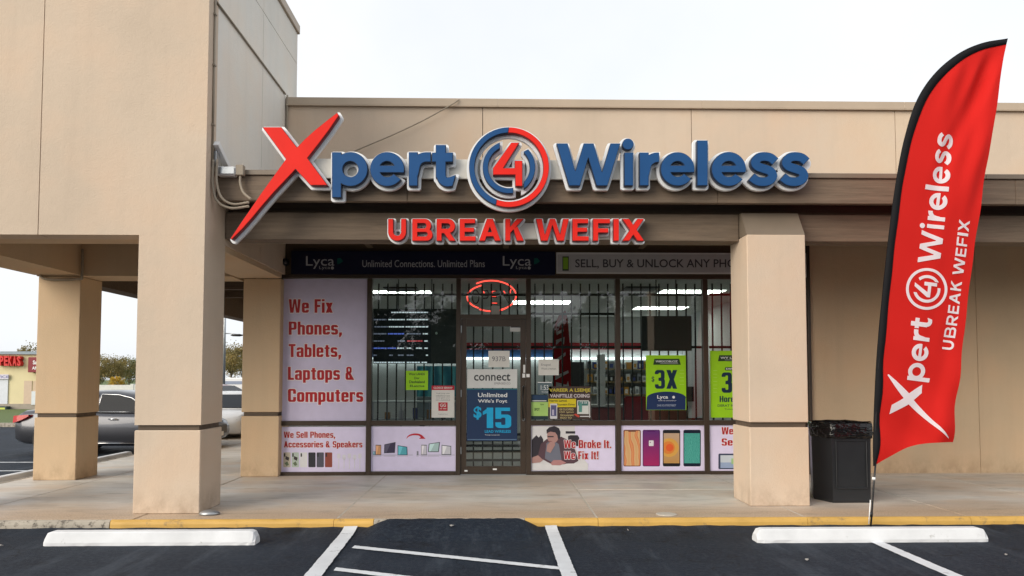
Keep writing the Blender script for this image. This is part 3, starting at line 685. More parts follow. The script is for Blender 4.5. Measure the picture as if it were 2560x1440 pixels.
# ================================================================== SHOP BUILDING
RX = 15.0
shop = empty('shop_building', (0, 11.5, 0), 'tan stucco shop building with brown timber canopy over the pavement', 'building')
par = [-3.27, -0.22, 3.06, 6.30, 9.6, 12.8, RX]
for k, (a, b) in enumerate(zip(par, par[1:])):
    box('parapet_panel', a + (0.005 if k else 0), b - 0.005, 11.40, 11.62, 3.98, 5.825, M['stucco'], shop)
box('parapet_backing', -3.27, RX, 11.625, 11.66, 3.98, 5.82, M['timber_dark'], shop)
cop = [-3.27, 0.02, 3.22, 6.43, 9.7, RX]
for a, b in zip(cop, cop[1:]):
    c_ = box('coping', a + 0.0004, b - 0.0004, 11.355, 11.70, 5.835, 5.95, M['coping'], shop, 0.004)
    box('drip_edge', a + 0.004, b - 0.004, 11.345, 11.39, 5.818, 5.832, M['coping'], c_)
box('canopy_roof', -3.265, RX, 8.72, 11.395, 3.955, 3.985, M['timber_dark'], shop)
fb = [-3.272, -1.05, 2.62, 6.2, 9.8, RX]
for a, b in zip(fb, fb[1:]):
    box('fascia_board', a + 0.0015, b - 0.0015, 8.62, 8.705, 3.665, 3.962, M['timber'], shop, 0.006)
for a, b in ((-3.272, 1.4), (1.4, 5.84), (5.84, RX)): box('fascia_trim', a + 0.001, b - 0.001, 8.595, 8.715, 3.966, 4.026, M['trim'], shop, 0.006)
box('gap_shade_board', -3.272, RX, 9.02, 9.18, 3.604, 3.95, M['timber_dark'], shop)  # dark board added behind the fascia, gap shade put into its colour
for a, b in ((-3.272, 2.965), (3.675, 9.9), (9.905, RX)): box('canopy_beam', a, b, 8.93, 9.22, 3.268, 3.60, M['timber'], shop, 0.006)
box('canopy_beam', 2.97, 3.67, 8.935, 9.215, 3.32, 3.595, M['timber'], shop)
box('soffit', -3.27, RX, 9.185, 11.50, 3.70, 3.73, M['soffit'], shop)
for x in (-2.0, 0.1, 2.2, 4.3, 6.4, 8.5): box('soffit_joist', x, x + 0.09, 9.225, 11.44, 3.61, 3.698, M['soffit'], shop)
box('bulkhead', -3.30, 4.95, 11.50, 11.70, 3.21, 3.698, M['soffit'], shop)
wj = [4.905, 7.55, 10.2, 12.8, RX]
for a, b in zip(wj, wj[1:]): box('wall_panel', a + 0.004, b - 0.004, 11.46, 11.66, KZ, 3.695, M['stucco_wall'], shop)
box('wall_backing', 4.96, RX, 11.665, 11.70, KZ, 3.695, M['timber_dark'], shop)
box('base_flashing', 4.96, RX, 11.445, 11.458, KZ, KZ + 0.02, M['coping'], shop)
box('downpipe_strip', 4.858, 4.902, 11.41, 11.49, KZ, 3.69, M['bronze'], shop, 0.004)
# pillars
def pillar(x0, x1, y0, y1, ztop, parent, mat, bev=0.008):
    sh = box('pillar', x0, x1, y0, y1, 1.075, ztop, mat, parent, bev)
    box('reveal', x0 + 0.028, x1 - 0.028, y0 + 0.028, y1 - 0.028, 1.018, 1.073, M['timber_dark'], sh)
    box('base', x0, x1, y0, y1, KZ, 1.016, mat, sh, 0.008)
    return sh
rp = pillar(2.97, 3.67, 8.66, 9.28, 3.30, shop, M['stucco'])
prism('cap', [(8.665, 3.302), (8.925, 3.302), (8.925, 3.60), (8.86, 3.60)], 'x', 2.972, 3.668, M['trim'], rp)
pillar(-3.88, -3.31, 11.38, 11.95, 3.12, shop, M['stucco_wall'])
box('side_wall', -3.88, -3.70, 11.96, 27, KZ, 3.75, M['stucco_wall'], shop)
box('roof', -3.8, RX, 11.67, 27, 4.5, 4.6, M['timber_dark'], shop)
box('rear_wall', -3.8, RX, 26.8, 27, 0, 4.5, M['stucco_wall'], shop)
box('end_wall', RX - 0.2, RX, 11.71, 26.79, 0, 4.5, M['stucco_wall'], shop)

# ================================================================== CORNER TOWER
tw = empty('corner_tower', (-5, 9.5, 0), 'tall tan stucco corner tower standing open on square pillars', 'tower')
TX0, TX1, TY0, TY1, TZ, TT = -6.85, -3.28, 8.32, 12.02, 3.20, 7.26
for a, b in ((TX0, -5.135), (-5.125, TX1)): box('front_panel', a, b, TY0, TY0 + 0.28, TZ, TT, M['stucco'], tw)
box('joint_backing', -5.16, -5.10, TY0 + 0.02, TY0 + 0.25, TZ + 0.01, TT, M['coping'], tw)
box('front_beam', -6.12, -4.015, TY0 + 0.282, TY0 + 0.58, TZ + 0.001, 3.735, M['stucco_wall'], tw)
for a, b in ((TY0 + 0.283, 10.265), (10.275, TY1)):
    for c, d in ((3.985, 6.74), (6.75, TT)): box('side_panel', TX1 - 0.3, TX1 - 0.004, a, b, c, d, M['stucco_grey'], tw)
    box('side_panel', TX1 - 0.3, TX1 - 0.003, a, b, TZ, 3.983, M['stucco'], tw)
box('joint_backing', TX1 - 0.28, TX1 - 0.02, TY0 + 0.3, TY1 - 0.02, 3.34, TT - 0.01, M['coping'], tw)
box('side_panel', TX0, TX0 + 0.3, TY0 + 0.283, TY1, TZ, TT, M['stucco_grey'], tw)
box('rear_panel', TX0 + 0.31, TX1 - 0.31, TY1 - 0.3, TY1, 3.8, TT, M['stucco_grey'], tw)
box('coping', TX0 - 0.03, TX1 + 0.03, TY0 - 0.03, TY1 + 0.03, TT + 0.002, TT + 0.15, M['coping'], tw, 0.01)
pillar(-4.01, TX1, TY0, 8.95, TZ - 0.0005, tw, M['stucco'], 0)
pillar(TX0, -6.13, TY0, 8.95, TZ - 0.0005, tw, M['stucco'], 0)
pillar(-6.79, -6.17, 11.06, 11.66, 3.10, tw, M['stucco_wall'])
box('ceiling', TX0 + 0.3, TX1 - 0.02, 8.905, 12.0, 3.74, 3.78, M['soffit'], tw)
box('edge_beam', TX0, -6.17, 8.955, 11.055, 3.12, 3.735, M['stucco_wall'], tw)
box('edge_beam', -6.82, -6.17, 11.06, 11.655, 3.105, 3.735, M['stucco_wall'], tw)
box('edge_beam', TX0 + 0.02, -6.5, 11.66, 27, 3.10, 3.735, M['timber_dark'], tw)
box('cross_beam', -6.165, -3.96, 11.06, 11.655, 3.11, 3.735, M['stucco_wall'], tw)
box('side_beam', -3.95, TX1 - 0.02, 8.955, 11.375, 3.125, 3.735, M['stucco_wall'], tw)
box('walk_ceiling', -6.5, -3.89, 11.66, 27, 3.66, 3.70, M['timber_dark'], tw)
for k in range(9): box('rafter', -6.49, -3.9, 12.6 + k * 1.6, 12.75 + k * 1.6, 3.48, 3.658, M['timber_dark'], tw)
# conduit, flood light and junction box on the tower's side wall
XS = TX1 + 0.012
cd = empty('wall_conduit', (XS, 8.55, 4.0), 'thin painted conduit running up and along the tower side wall', 'conduit')
tube('riser', [(XS, 8.47, 4.02), (XS, 8.47, 5.98)], 0.013, M['conduit'], cd)
tube('run', [(XS, 8.47, 5.98), (XS, 9.2, 5.985), (XS, 11.33, 5.985)], 0.013, M['conduit'], cd)
tube('drop', [(XS + 0.02, 11.36, 5.98), (XS + 0.02, 11.37, 4.8)], 0.014, M['conduit'], cd)
for z in (4.5, 5.2, 5.8): box('clip', XS - 0.014, XS + 0.018, 8.445, 8.495, z, z + 0.02, M['conduit'], cd)
fl = empty('flood_light', (-3.15, 8.75, 4.05), 'white flood light fixture bolted to the tower wall beside the sign', 'light')
prism('arm', [(8.45, 4.27), (8.50, 4.33), (9.02, 4.08), (8.98, 4.03)], 'x', -3.262, -3.20, M['white'], fl, 0.004)
box('housing', -3.25, -3.02, 8.52, 8.66, 3.94, 4.045, M['white'], fl, 0.02)
box('lens', -3.235, -3.035, 8.508, 8.525, 3.955, 4.03, M['grey_metal'], fl)
box('bracket', -3.268, -3.235, 8.50, 8.62, 4.05, 4.22, M['grey_metal'], fl, 0.005)
jb = empty('junction_box', (-2.98, 8.56, 3.8), 'brown junction box with flexible conduit above the fascia board end', 'electrical box')
box('box', -3.02, -2.93, 8.52, 8.592, 3.94, 4.065, M['conduit'], jb, 0.008)
def flex(pts, r, name, parent):
    p = spline(pts, 10); bm = bmesh.new(); bm_tube(bm, p, [r * (1.0 if k % 2 else 0.86) for k in range(len(p))], 8); return bm_obj(name, bm, M['conduit'], parent, True)
flex([(-2.975, 8.555, 3.945), (-2.972, 8.55, 3.85), (-2.93, 8.54, 3.74), (-2.84, 8.53, 3.66)], 0.017, 'flexible_conduit', jb)
hc = empty('hanging_conduit', (-3.1, 8.5, 3.5), 'two looped grey conduits hanging from the tower wall to the sign', 'conduit')
for dx, dz in ((0, 0), (0.045, 0.045)):
    flex([(-3.255 + dx, 8.46, 4.10), (-3.255 + dx, 8.46, 3.80 + dz), (-3.20 + dx, 8.47, 3.62 + dz), (-3.06 + dx * 0.6, 8.50, 3.55 + dz), (-2.86, 8.53, 3.58 + dz)], 0.016, 'loop', hc)
cbl = spline([P(1148, 249, 11.33), P(1128, 262, 11.30), P(1060, 300, 11.3), P(980, 338, 11.3), P(900, 372, 11.3), P(830, 405, 11.3)], 8)
tag(tube('roof_cable', cbl, 0.010, M['conduit']), 'slack brown cable drooping across the parapet wall', 'cable')
tag(tube('beam_conduit', spline([P(100, 688, 11.02), P(112, 697, 11.02), P(150, 699, 11.03), P(198, 697, 11.04), P(205, 690, 11.0), P(206, 622, 11.0)], 5), 0.017, M['conduit']), 'thin conduit wrapping the top of the rear tower pillar', 'conduit')

# ================================================================== ROOF SIGN
YF = 8.40                                # front of the letter faces
def sign_letter(parent, sdf, bb, face, dark, k, h=0.7, halo=6.2, inset=1.2):
    pad = halo + 3; b2 = (bb[0] - pad, bb[1] - pad, bb[2] + pad, bb[3] + pad)
    tr = put('letter', fill_mesh(trace(off(sdf, halo), b2, h), 0.065, 0), YF, YF + 0.115 + 0.004 * (k % 3), M['tray'], parent)
    put('letter_return', fill_mesh(trace(sdf, b2, h), 0.07), YF, YF + 0.045, dark, tr)
    put('letter_face', fill_mesh(trace(off(sdf, -inset), b2, h), 0.012), YF, YF + 0.006, face, tr)
    return tr
sg = empty('shop_sign', P(1300, 470, YF + 0.12), 'raised red and blue channel letter sign reading Xpert 4 Wireless', 'sign')
xl = sign_letter(sg, X_LETTER, (572, 276, 856, 606), M['red'], M['red_dark'], 0)
for k, (n, f) in enumerate(BLUE.items()): sign_letter(sg, f, BLUE_BB[n], M['blue'], M['blue_dark'], k + 1)
bb4 = (1166, 315, 1380, 530)
rt = put('roundel', fill_mesh(trace(off(U_(s_ring(*RC, 100.2, 86), ARC_L, ARC_R, FOUR), 6.5), (1150, 300, 1396, 546), 0.8), 0.065), YF, YF + 0.115, M['tray'], sg)
for nm, f, m, d in (('ring', RING_B, 'blue', 'blue_dark'), ('ring', RING_R, 'red', 'red_dark'), ('arc', ARC_L, 'blue', 'blue_dark'), ('arc', ARC_R, 'blue', 'blue_dark'), ('numeral', FOUR, 'red', 'red_dark')):
    put(nm + '_return', fill_mesh(trace(f, bb4, 0.7), 0.07), YF, YF + 0.045, M[d], rt)
    put(nm + '_face', fill_mesh(trace(off(f, -1.1 if nm != 'ring' else -0.9), bb4, 0.7), 0.012), YF, YF + 0.006, M[m], rt)
def px_box(name, x0, y0, x1, y1, ya, yb, mat, parent, yref, bev=0.004):
    a = P(x0, y1, yref); b = P(x1, y0, yref); return box(name, a[0], b[0], ya, yb, a[2], b[2], mat, parent, bev)
px_box('raceway', 770, 404, 1990, 445, 8.555, 8.592, M['raceway'], sg, 8.56)
for px in (860, 1102, 1440, 1570, 1755): px_box('bracket', px, 452, px + 14, 462, 8.555, 8.618, M['grey_metal'], sg, 8.58, 0)
sg2 = empty('slogan_sign', P(1290, 580, YF + 0.12), 'raised red channel letter sign reading UBREAK WEFIX on the canopy beam', 'sign')
YF0 = YF; YF = 8.72
for k, (c, a, b) in enumerate(CAPS): sign_letter(sg2, caps(c, a, b, *CAP_Y, 13.2), (a - 1, CAP_Y[0] - 1, b + 1, CAP_Y[1] + 1), M['red'], M['red_dark'], k, 0.5, 4.3, 0.8)
px_box('raceway', 985, 560, 1590, 597, 8.872, 8.926, M['raceway'], sg2, 8.9)
YF = YF0

# ================================================================== STOREFRONT
sf = empty('storefront', (0.7, 11.56, KZ), 'dark bronze glazed shop front with centre door', 'shop front')
FY0, FY1 = 11.50, 11.62
vx = [(-3.375, -3.323), (-2.012, -1.937), (-0.628, -0.557), (0.461, 0.536), (1.86, 1.935), (3.24, 3.315), (4.80, 4.855)]
for a, b in vx: box('mullion', a, b, FY0, FY1, KZ + 0.001, 3.145, M['bronze'], sf, 0.004)
box('header', -3.375, 4.855, FY0 - 0.003, FY1, 3.147, 3.207, M['bronze'], sf, 0.004)
for i, ((a0, a), (b, b0)) in enumerate(zip(vx, vx[1:])):
    if i == 2:
        box('transom_bar', a + 0.001, b - 0.001, FY0 + 0.003, FY1, 2.515, 2.585, M['bronze'], sf, 0.004)
        box('pane', a + 0.002, b - 0.002, 11.57, 11.577, 2.587, 3.145, M['glass'], sf)
        continue
    box('rail', a + 0.001, b - 0.001, FY0 + 0.003, FY1, 0.862, 0.935, M['bronze'], sf, 0.004)
    box('sill', a + 0.001, b - 0.001, FY0 - 0.004, FY1, KZ + 0.001, 0.152, M['bronze'], sf, 0.004)
    if i > 0: box('pane', a + 0.002, b - 0.002, 11.57, 11.577, 0.937, 3.145, M['glass'], sf)
DX0, DX1 = -0.553, 0.457
dr = boxes('door', [(DX0, DX0 + 0.085, 11.53, 11.58, KZ + 0.012, 2.512), (DX1 - 0.085, DX1, 11.53, 11.58, KZ + 0.012, 2.512),
                    (DX0 + 0.086, DX1 - 0.086, 11.531, 11.579, 2.40, 2.511), (DX0 + 0.086, DX1 - 0.086, 11.531, 11.579, KZ + 0.013, 0.23)], M['bronze'], sf)
box('pane', DX0 + 0.087, DX1 - 0.087, 11.552, 11.559, 0.232, 2.398, M['glass'], dr)
tube('handle', [P(1308, 1050, 11.45), P(1306, 1010, 11.44), P(1309, 965, 11.45)], 0.012, M['black_metal'], dr)
tube('lock', [(P(1309, 1047, 11.5)[0], 11.51, 0.95), (P(1309, 1047, 11.5)[0], 11.53, 0.95)], 0.024, M['grey_metal'], dr, 12)
tube('lock', [(P(1309, 966, 11.5)[0], 11.515, 1.46), (P(1309, 966, 11.5)[0], 11.53, 1.46)], 0.018, M['grey_metal'], dr, 12)
box('threshold', DX0, DX1, 11.49, 11.60, KZ + 0.001, KZ + 0.011, M['grey_metal'], dr)
for z in (0.42, 1.3, 2.3): box('hinge', DX0 - 0.003, DX0 + 0.012, 11.512, 11.529, z, z + 0.11, M['grey_metal'], dr)
pr(dr, 11.53, rc(1161, 1175, 1169, 1179), M['white'], 1, 'sticker'); pr(dr, 11.53, rc(1232, 1171, 1242, 1175), M['white'], 1, 'sticker')
for q in (rc(1308, 912, 1313, 932), rc(1306, 934, 1313, 944), rc(1316, 935, 1324, 943)): pr(dr, 11.53 if q[0][0] < 1314 else 11.5, q, M['white'], 1, 'sticker')
pr(dr, 11.552, rc(1275, 814, 1302, 829), ink((0.5, 0.5, 0.5)), 1, 'sticker'); pr(dr, 11.552, rc(1277, 815, 1301, 819), ink((0.05, 0.05, 0.06)), 2, 'sticker')

# ---- banners over the glazing
YB = 11.44
navy = ink((0.004, 0.006, 0.028)); grey = ink((0.42, 0.42, 0.45)); dkgrey = ink((0.045, 0.045, 0.06)); soft = ink((0.42, 0.43, 0.46))
nb = sheet('header_banner', (728, 628, 1388, 686), YB, navy, 'long navy banner reading Unlimited Connections above the windows', 'banner', None, 0.04)
for x in (765, 1257):
    tx(nb, YB, 'Lyca', (x, 640, x + 71, 672), soft, 1, 0.0); tx(nb, YB, 'Lyca', (x + 33, 665, x + 60, 675), soft, 1, 0.0)
    pr(nb, YB, ell(x + 66, 670, 4, 4, 10), soft, 1)
    pr(nb, YB, [(x + 78, 646), (x + 86, 645), (x + 93, 653), (x + 85, 659), (x + 78, 661)], ink((0.004, 0.10, 0.085)), 1)
tx(nb, YB, 'Unlimited Connections. Unlimited Plans', (906, 650, 1212, 668), soft, 1, 0.0)
gb = sheet('header_banner', (1391, 632, 1985, 684), YB, ink((0.60, 0.60, 0.62)), 'grey framed banner reading SELL, BUY & UNLOCK ANY PHONE', 'banner', None, 0.04)
pr(gb, YB, rc(1394, 636, 1982, 681), grey, 1)
tx(gb, YB, 'SELL, BUY & UNLOCK ANY PHONE', (1438, 648, 1876, 672), dkgrey, 2, 0.012)
pr(gb, YB, rc(1406, 641, 1422, 677), ink((0.03, 0.05, 0.03)), 2); pr(gb, YB, rc(1408, 644, 1420, 673), ink((0.22, 0.42, 0.03)), 3)
tag(loft('dome_camera', [[(P(712, 657, 11.43)[0] + r * math.cos(a), 11.42 + y, 3.385 + r * math.sin(a)) for a in [R(18 * k) for k in range(20)]] for y, r in ((0.06, 0.055), (0.0, 0.058), (-0.04, 0.045), (-0.06, 0.02))], M['black']), 'black dome camera at the left end of the navy banner', 'camera')
ep = box('wall_sign', 4.735, 4.785, 11.30, 11.40, 3.16, 3.52, ink((0.16, 0.015, 0.02)))
tag(ep, 'small maroon blade sign beside the pillar at the shop front end', 'sign'); box('frame', 4.787, 4.793, 11.29, 11.41, 3.15, 3.53, M['white'], ep)

# ---- printed panels in the shop front
lil = ink((0.71, 0.65, 0.86)); prd = ink((0.42, 0.012, 0.018)); pwh = ink((0.80, 0.74, 0.78))
YP = 11.556
LOW = 11.54
w1 = sheet('window_panel', (706.5, 697.5, 918, 1052), LOW, ink((0.60, 0.555, 0.74)), 'tall lilac window panel reading We Fix Phones, Tablets, Laptops & Computers', 'poster')
for s, r_ in (('We Fix', (722, 748, 832, 782)), ('Phones,', (722, 804, 855, 844)), ('Tablets,', (722, 860, 853, 900)), ('Laptops &', (720, 917, 886, 957)), ('Computers', (720, 972, 908, 1012))):
    heavy(w1, LOW, s, r_, prd, pwh, 1, 1.8)
p1 = sheet('window_panel', (702, 1067, 914, 1180), LOW, lil, 'low lilac panel reading We Sell Phones, Accessories & Speakers', 'poster')
heavy(p1, LOW, 'We Sell Phones,', (710, 1079, 838, 1098), prd, pwh, 1, 1.0); heavy(p1, LOW, 'Accessories & Speakers', (710, 1103, 906, 1122), prd, pwh, 1, 1.0)
for k, c in enumerate(((0.55, 0.50, 0.40), (0.50, 0.58, 0.52), (0.72, 0.72, 0.74), (0.035, 0.035, 0.045), (0.09, 0.09, 0.12), (0.28, 0.07, 0.05))):
    x = 708.5 + 20.8 * k
    pr(p1, LOW, rrc(x, 1131, x + 18, 1168, 2), ink(c), 1)
    pr(p1, LOW, rrc(x + 1.5, 1133, x + 5, 1142, 1), ink((0.03, 0.03, 0.03)), 2)
    if k < 2:
        pr(p1, LOW, [(x + 6, 1140), (x + 15, 1144), (x + 13, 1152), (x + 5, 1148)], ink((0.06, 0.05, 0.05)), 2); pr(p1, LOW, [(x + 3, 1158), (x + 10, 1153), (x + 14, 1162), (x + 8, 1165)], ink((0.15, 0.2, 0.12)), 2)
for k in range(5):
    x = 843 + 13.2 * k; pr(p1, LOW, rrc(x, 1134 + 3 * (k % 2), x + 8, 1146 + 3 * (k % 2), 2), ink((0.70, 0.68, 0.74)), 1); pr(p1, LOW, rc(x + 3, 1147, x + 5, 1172), ink((0.68, 0.66, 0.72)), 1)
p2 = sheet('window_panel', (928, 1066, 1140, 1178), LOW, lil, 'low lilac panel with a red arrow between pictured laptops and phones', 'poster')
arrow = [(1016, 1097)] + [(1016 + 23 * (1 - math.cos(R(a))) , 1097 - 13.5 * math.sin(R(a))) for a in range(20, 121, 12)] + [(1055, 1088), (1064, 1097), (1047, 1097), (1052, 1093)] + [(1018 + 20 * (1 - math.cos(R(a))), 1097 - 9 * math.sin(R(a))) for a in range(118, 10, -12)]
pr(p2, LOW, arrow, ink((0.52, 0.02, 0.04)), 1)
pr(p2, LOW, rc(933, 1137, 1032, 1138), ink((0.3, 0.3, 0.36)), 1); pr(p2, LOW, rc(1040, 1137, 1137, 1138), ink((0.3, 0.3, 0.36)), 1)
def device(par_, q, frame, scr):
    pr(par_, LOW, q, ink(frame), 2); c = np.mean(np.array(q, float), 0); w_ = [c + (np.array(p) - c) * 0.86 for p in q]; pr(par_, LOW, [tuple(p) for p in w_], ink(scr), 3)
    pr(par_, LOW, [tuple(w_[3]), tuple(w_[3] * .45 + w_[2] * .55), tuple(w_[0] * .8 + w_[1] * .2), tuple(w_[0])], ink(tuple(min(.9, x * 1.35 + .05) for x in scr)), 4)
    pr(par_, LOW, [(q[0][0] - 1.5, 1141), (q[1][0] + 1.5, 1141), (q[1][0], 1139.4), (q[0][0], 1139.4)], ink((0.50, 0.46, 0.58)), 1)
device(p2, [(932, 1137), (939, 1137), (939, 1128), (932, 1128)], (0.1, 0.12, 0.2), (0.25, 0.45, 0.55))
device(p2, [(939, 1138), (953, 1138), (953, 1112), (939, 1112)], (0.06, 0.07, 0.1), (0.65, 0.33, 0.16))
device(p2, [(960, 1133), (987, 1132), (989, 1105), (961, 1111)], (0.05, 0.05, 0.08), (0.055, 0.045, 0.09))
device(p2, [(994, 1138), (1019, 1138), (1018, 1117), (994, 1113)], (0.03, 0.05, 0.10), (0.10, 0.42, 0.50))
device(p2, [(1042, 1138), (1046, 1138), (1046, 1128), (1042, 1128)], (0.05, 0.05, 0.06), (0.2, 0.2, 0.25))
device(p2, [(1053, 1138), (1067, 1138), (1067, 1112), (1053, 1112)], (0.1, 0.1, 0.12), (0.62, 0.60, 0.68))
device(p2, [(1070, 1130), (1097, 1130), (1100, 1105), (1072, 1109)], (0.03, 0.05, 0.06), (0.42, 0.58, 0.58))
device(p2, [(1104, 1137), (1128, 1137), (1128, 1115), (1104, 1112)], (0.08, 0.09, 0.12), (0.60, 0.60, 0.66))
p3 = sheet('window_panel', (1328, 1063, 1538, 1177), LOW, lil, 'low panel picturing a man at a desk reading We Broke It. We Fix It!', 'poster')
pw = ink((0.66, 0.65, 0.66)); dark = ink((0.035, 0.03, 0.04)); skin = ink((0.42, 0.24, 0.22)); cloth = ink((0.10, 0.055, 0.07)); shirt = ink((0.16, 0.17, 0.22))
pr(p3, LOW, [(1329, 1176), (1470, 1176), (1470, 1160), (1437, 1120), (1437, 1065), (1329, 1065)], pw, 1)
pr(p3, LOW, [(1329, 1150), (1329, 1100), (1337, 1092), (1341, 1088), (1347, 1094), (1352, 1088), (1358, 1098), (1358, 1140)], dark, 2)
pr(p3, LOW, [(1420, 1115), (1420, 1090), (1426, 1088), (1444, 1088), (1448, 1094), (1448, 1115)], dark, 2)
pr(p3, LOW, rc(1414, 1078, 1438, 1084), dark, 2); pr(p3, LOW, rc(1406, 1163, 1425, 1166), dark, 3)
pr(p3, LOW, [(1345, 1138), (1352, 1110), (1366, 1098), (1382, 1094), (1404, 1092), (1424, 1102), (1438, 1125), (1446, 1152), (1432, 1160), (1392, 1161), (1378, 1160), (1352, 1146)], cloth, 3)
pr(p3, LOW, [(1362, 1146), (1366, 1108), (1380, 1100), (1397, 1110), (1404, 1150), (1384, 1158)], shirt, 4)
pr(p3, LOW, ell(1382, 1090, 14.5, 18, 18), skin, 5)
pr(p3, LOW, [(1367, 1085), (1366, 1075), (1373, 1068), (1386, 1065), (1397, 1070), (1401, 1080), (1400, 1096), (1395, 1098), (1393, 1088), (1388, 1081), (1376, 1079), (1369, 1082)], dark, 6)
pr(p3, LOW, rc(1369, 1090, 1384, 1093), dark, 6); pr(p3, LOW, ell(1376, 1104, 5, 2, 8), ink((0.25, 0.10, 0.10)), 6)
pr(p3, LOW, [(1368, 1112), (1376, 1104), (1386, 1104), (1388, 1112), (1376, 1132), (1366, 1128)], skin, 7)
pr(p3, LOW, [(1329, 1144), (1345, 1138), (1358, 1150), (1350, 1156), (1329, 1158)], skin, 5)
pr(p3, LOW, [(1376, 1158), (1384, 1150), (1402, 1150), (1416, 1157), (1400, 1163), (1380, 1163)], ink((0.45, 0.22, 0.22)), 5)
pr(p3, LOW, [(1329, 1176), (1470, 1176), (1470, 1158), (1416, 1159), (1400, 1164), (1352, 1160), (1329, 1160)], ink((0.70, 0.69, 0.70)), 4.5)
heavy(p3, LOW, 'We Broke It.', (1410, 1100, 1528, 1120), prd, pwh, 8, 1.0); heavy(p3, LOW, 'We Fix It!', (1410, 1128, 1496, 1148), prd, pwh, 8, 1.0)
p4 = sheet('window_panel', (1551, 1062, 1761, 1177), LOW, lil, 'low lilac panel picturing four smartphones in orange, purple, gold and teal', 'poster')
zl, zh = P(1600, 1165, LOW)[2], P(1600, 1076, LOW)[2]
def swirl(name, stops, scale, dist):
    m, nt, b = _mat(name); n = _noise(nt, scale, 2); wv = nt.nodes.new('ShaderNodeTexWave'); wv.inputs['Scale'].default_value = scale * 1.2; wv.inputs['Distortion'].default_value = dist
    geo = nt.nodes.new('ShaderNodeNewGeometry'); nt.links.new(geo.outputs['Position'], wv.inputs['Vector'])
    nt.links.new(_ramp(nt, wv.outputs[1], stops), b.inputs['Base Color']); b.inputs['Roughness'].default_value = 0.4; return m
for x, fr_, scr in ((1558.5, (0.16, 0.06, 0.04), swirl('print_marble', [(0.0, (0.62, 0.36, 0.16)), (0.55, (0.66, 0.44, 0.22)), (0.8, (0.62, 0.15, 0.06)), (1, (0.68, 0.30, 0.12))], 2.2, 5)),
                   (1606.5, (0.09, 0.01, 0.12), gradient('print_magenta', (0.36, 0.012, 0.11), (0.10, 0.02, 0.16), 2, zl, zh)),
                   (1657, (0.012, 0.012, 0.016), gradient('print_gold', (0.48, 0.25, 0.06), (0.50, 0.36, 0.26), 2, zl, zh)), (1708.5, (0.006, 0.012, 0.03), swirl('print_teal', [(0.2, (0.03, 0.27, 0.24)), (0.7, (0.09, 0.40, 0.34))], 14, 12))):
    flatt = x < 1650
    pr(p4, LOW, rrc(x, 1074.5, x + 43.5, 1166, 4), ink(fr_), 1)
    pr(p4, LOW, rrc(x + 2, 1077, x + 41.5, 1164, 3) if flatt else rc(x + 2, 1083, x + 41.5, 1158), scr, 2)
    if flatt: pr(p4, LOW, rc(x + 12, 1076.5, x + 31, 1079.5), ink(fr_), 3)
pr(p4, LOW, rrc(1622, 1101, 1634, 1115, 1.5), ink((0.7, 0.68, 0.72)), 3); pr(p4, LOW, ell(1625.5, 1106, 1.5, 1.5, 8), ink((0.2, 0.02, 0.15)), 4)
def disc_clip(cx, cy, r, x0): return [(max(x0, cx + r * math.cos(R(a))), cy + r * math.sin(R(a))) for a in range(0, 360, 12)]
pr(p4, LOW, disc_clip(1673, 1119, 23.5, 1659.5), ink((0.66, 0.36, 0.08)), 3); pr(p4, LOW, disc_clip(1671, 1119, 16, 1659.5), ink((0.68, 0.22, 0.045)), 4); pr(p4, LOW, ell(1674, 1119, 9.5, 9.5, 18), ink((0.70, 0.11, 0.03)), 5)
p5 = sheet('window_panel', (1775, 1062, 1990, 1177), LOW, lil, 'low lilac panel half hidden behind the right pillar reading We Sell', 'poster')
heavy(p5, LOW, 'We', (1804, 1068, 1833, 1086), prd, pwh, 1, 1.0); heavy(p5, LOW, 'Sell', (1804, 1096, 1845, 1114), prd, pwh, 1, 1.0)
pr(p5, LOW, rrc(1796, 1134, 1900, 1173, 3), ink((0.05, 0.06, 0.11)), 1); pr(p5, LOW, rc(1801, 1138, 1896, 1170), ink((0.55, 0.60, 0.66)), 2); pr(p5, LOW, rc(1801, 1156, 1896, 1170), ink((0.30, 0.38, 0.55)), 3); pr(p5, LOW, rc(1828, 1146, 1842, 1160), ink((0.35, 0.55, 0.25)), 4)

# ---- papers and posters on the glass
lime = ink((0.30, 0.60, 0.012)); ltx = ink((0.02, 0.05, 0.02)); pap = ink((0.66, 0.65, 0.62)); redp = ink((0.45, 0.012, 0.03)); gtx = ink((0.16, 0.16, 0.18))
q = sheet('paper_notice', (1015, 927, 1070, 975), YP, lime, 'small lime green notice taped low on the left window', 'notice')
for s, r_ in (('Woor LANDS', (1022, 932, 1062, 938)), ('Dor', (1036, 942, 1049, 948)), ('Daohialend', (1023, 951, 1062, 958)), ('ELangica', (1025, 962, 1061, 969))): tx(q, YP, s, r_, ltx, 1, 0.02)
q = sheet('paper_notice', (1079, 964, 1136, 1044), YP, pap, 'white paper notice with red header at the left window corner', 'notice')
pr(q, YP, rc(1079, 964, 1136, 975), redp, 1); tx(q, YP, 'CLOSICE SERMAP', (1084, 967, 1131, 972), pap, 2, 0.02)
for k, s in enumerate(('Tisel Loog soler', 'ndenhourcese', 'cote gesl tocn', 'DIR A ALPHON JE')): tx(q, YP, s, (1090, 982 + 5.6 * k, 1125, 985.5 + 5.6 * k), gtx, 1, 0.01)
pr(q, YP, rc(1096, 1006, 1119, 1027), redp, 1); tx(q, YP, 'GG', (1100, 1009, 1115, 1017), pap, 2, 0.02); tx(q, YP, 'x3 tee', (1099, 1019, 1116, 1023), pap, 2, 0.02); tx(q, YP, 'Oppenercens', (1095, 1034, 1119, 1037), gtx, 1)
YD = 11.515
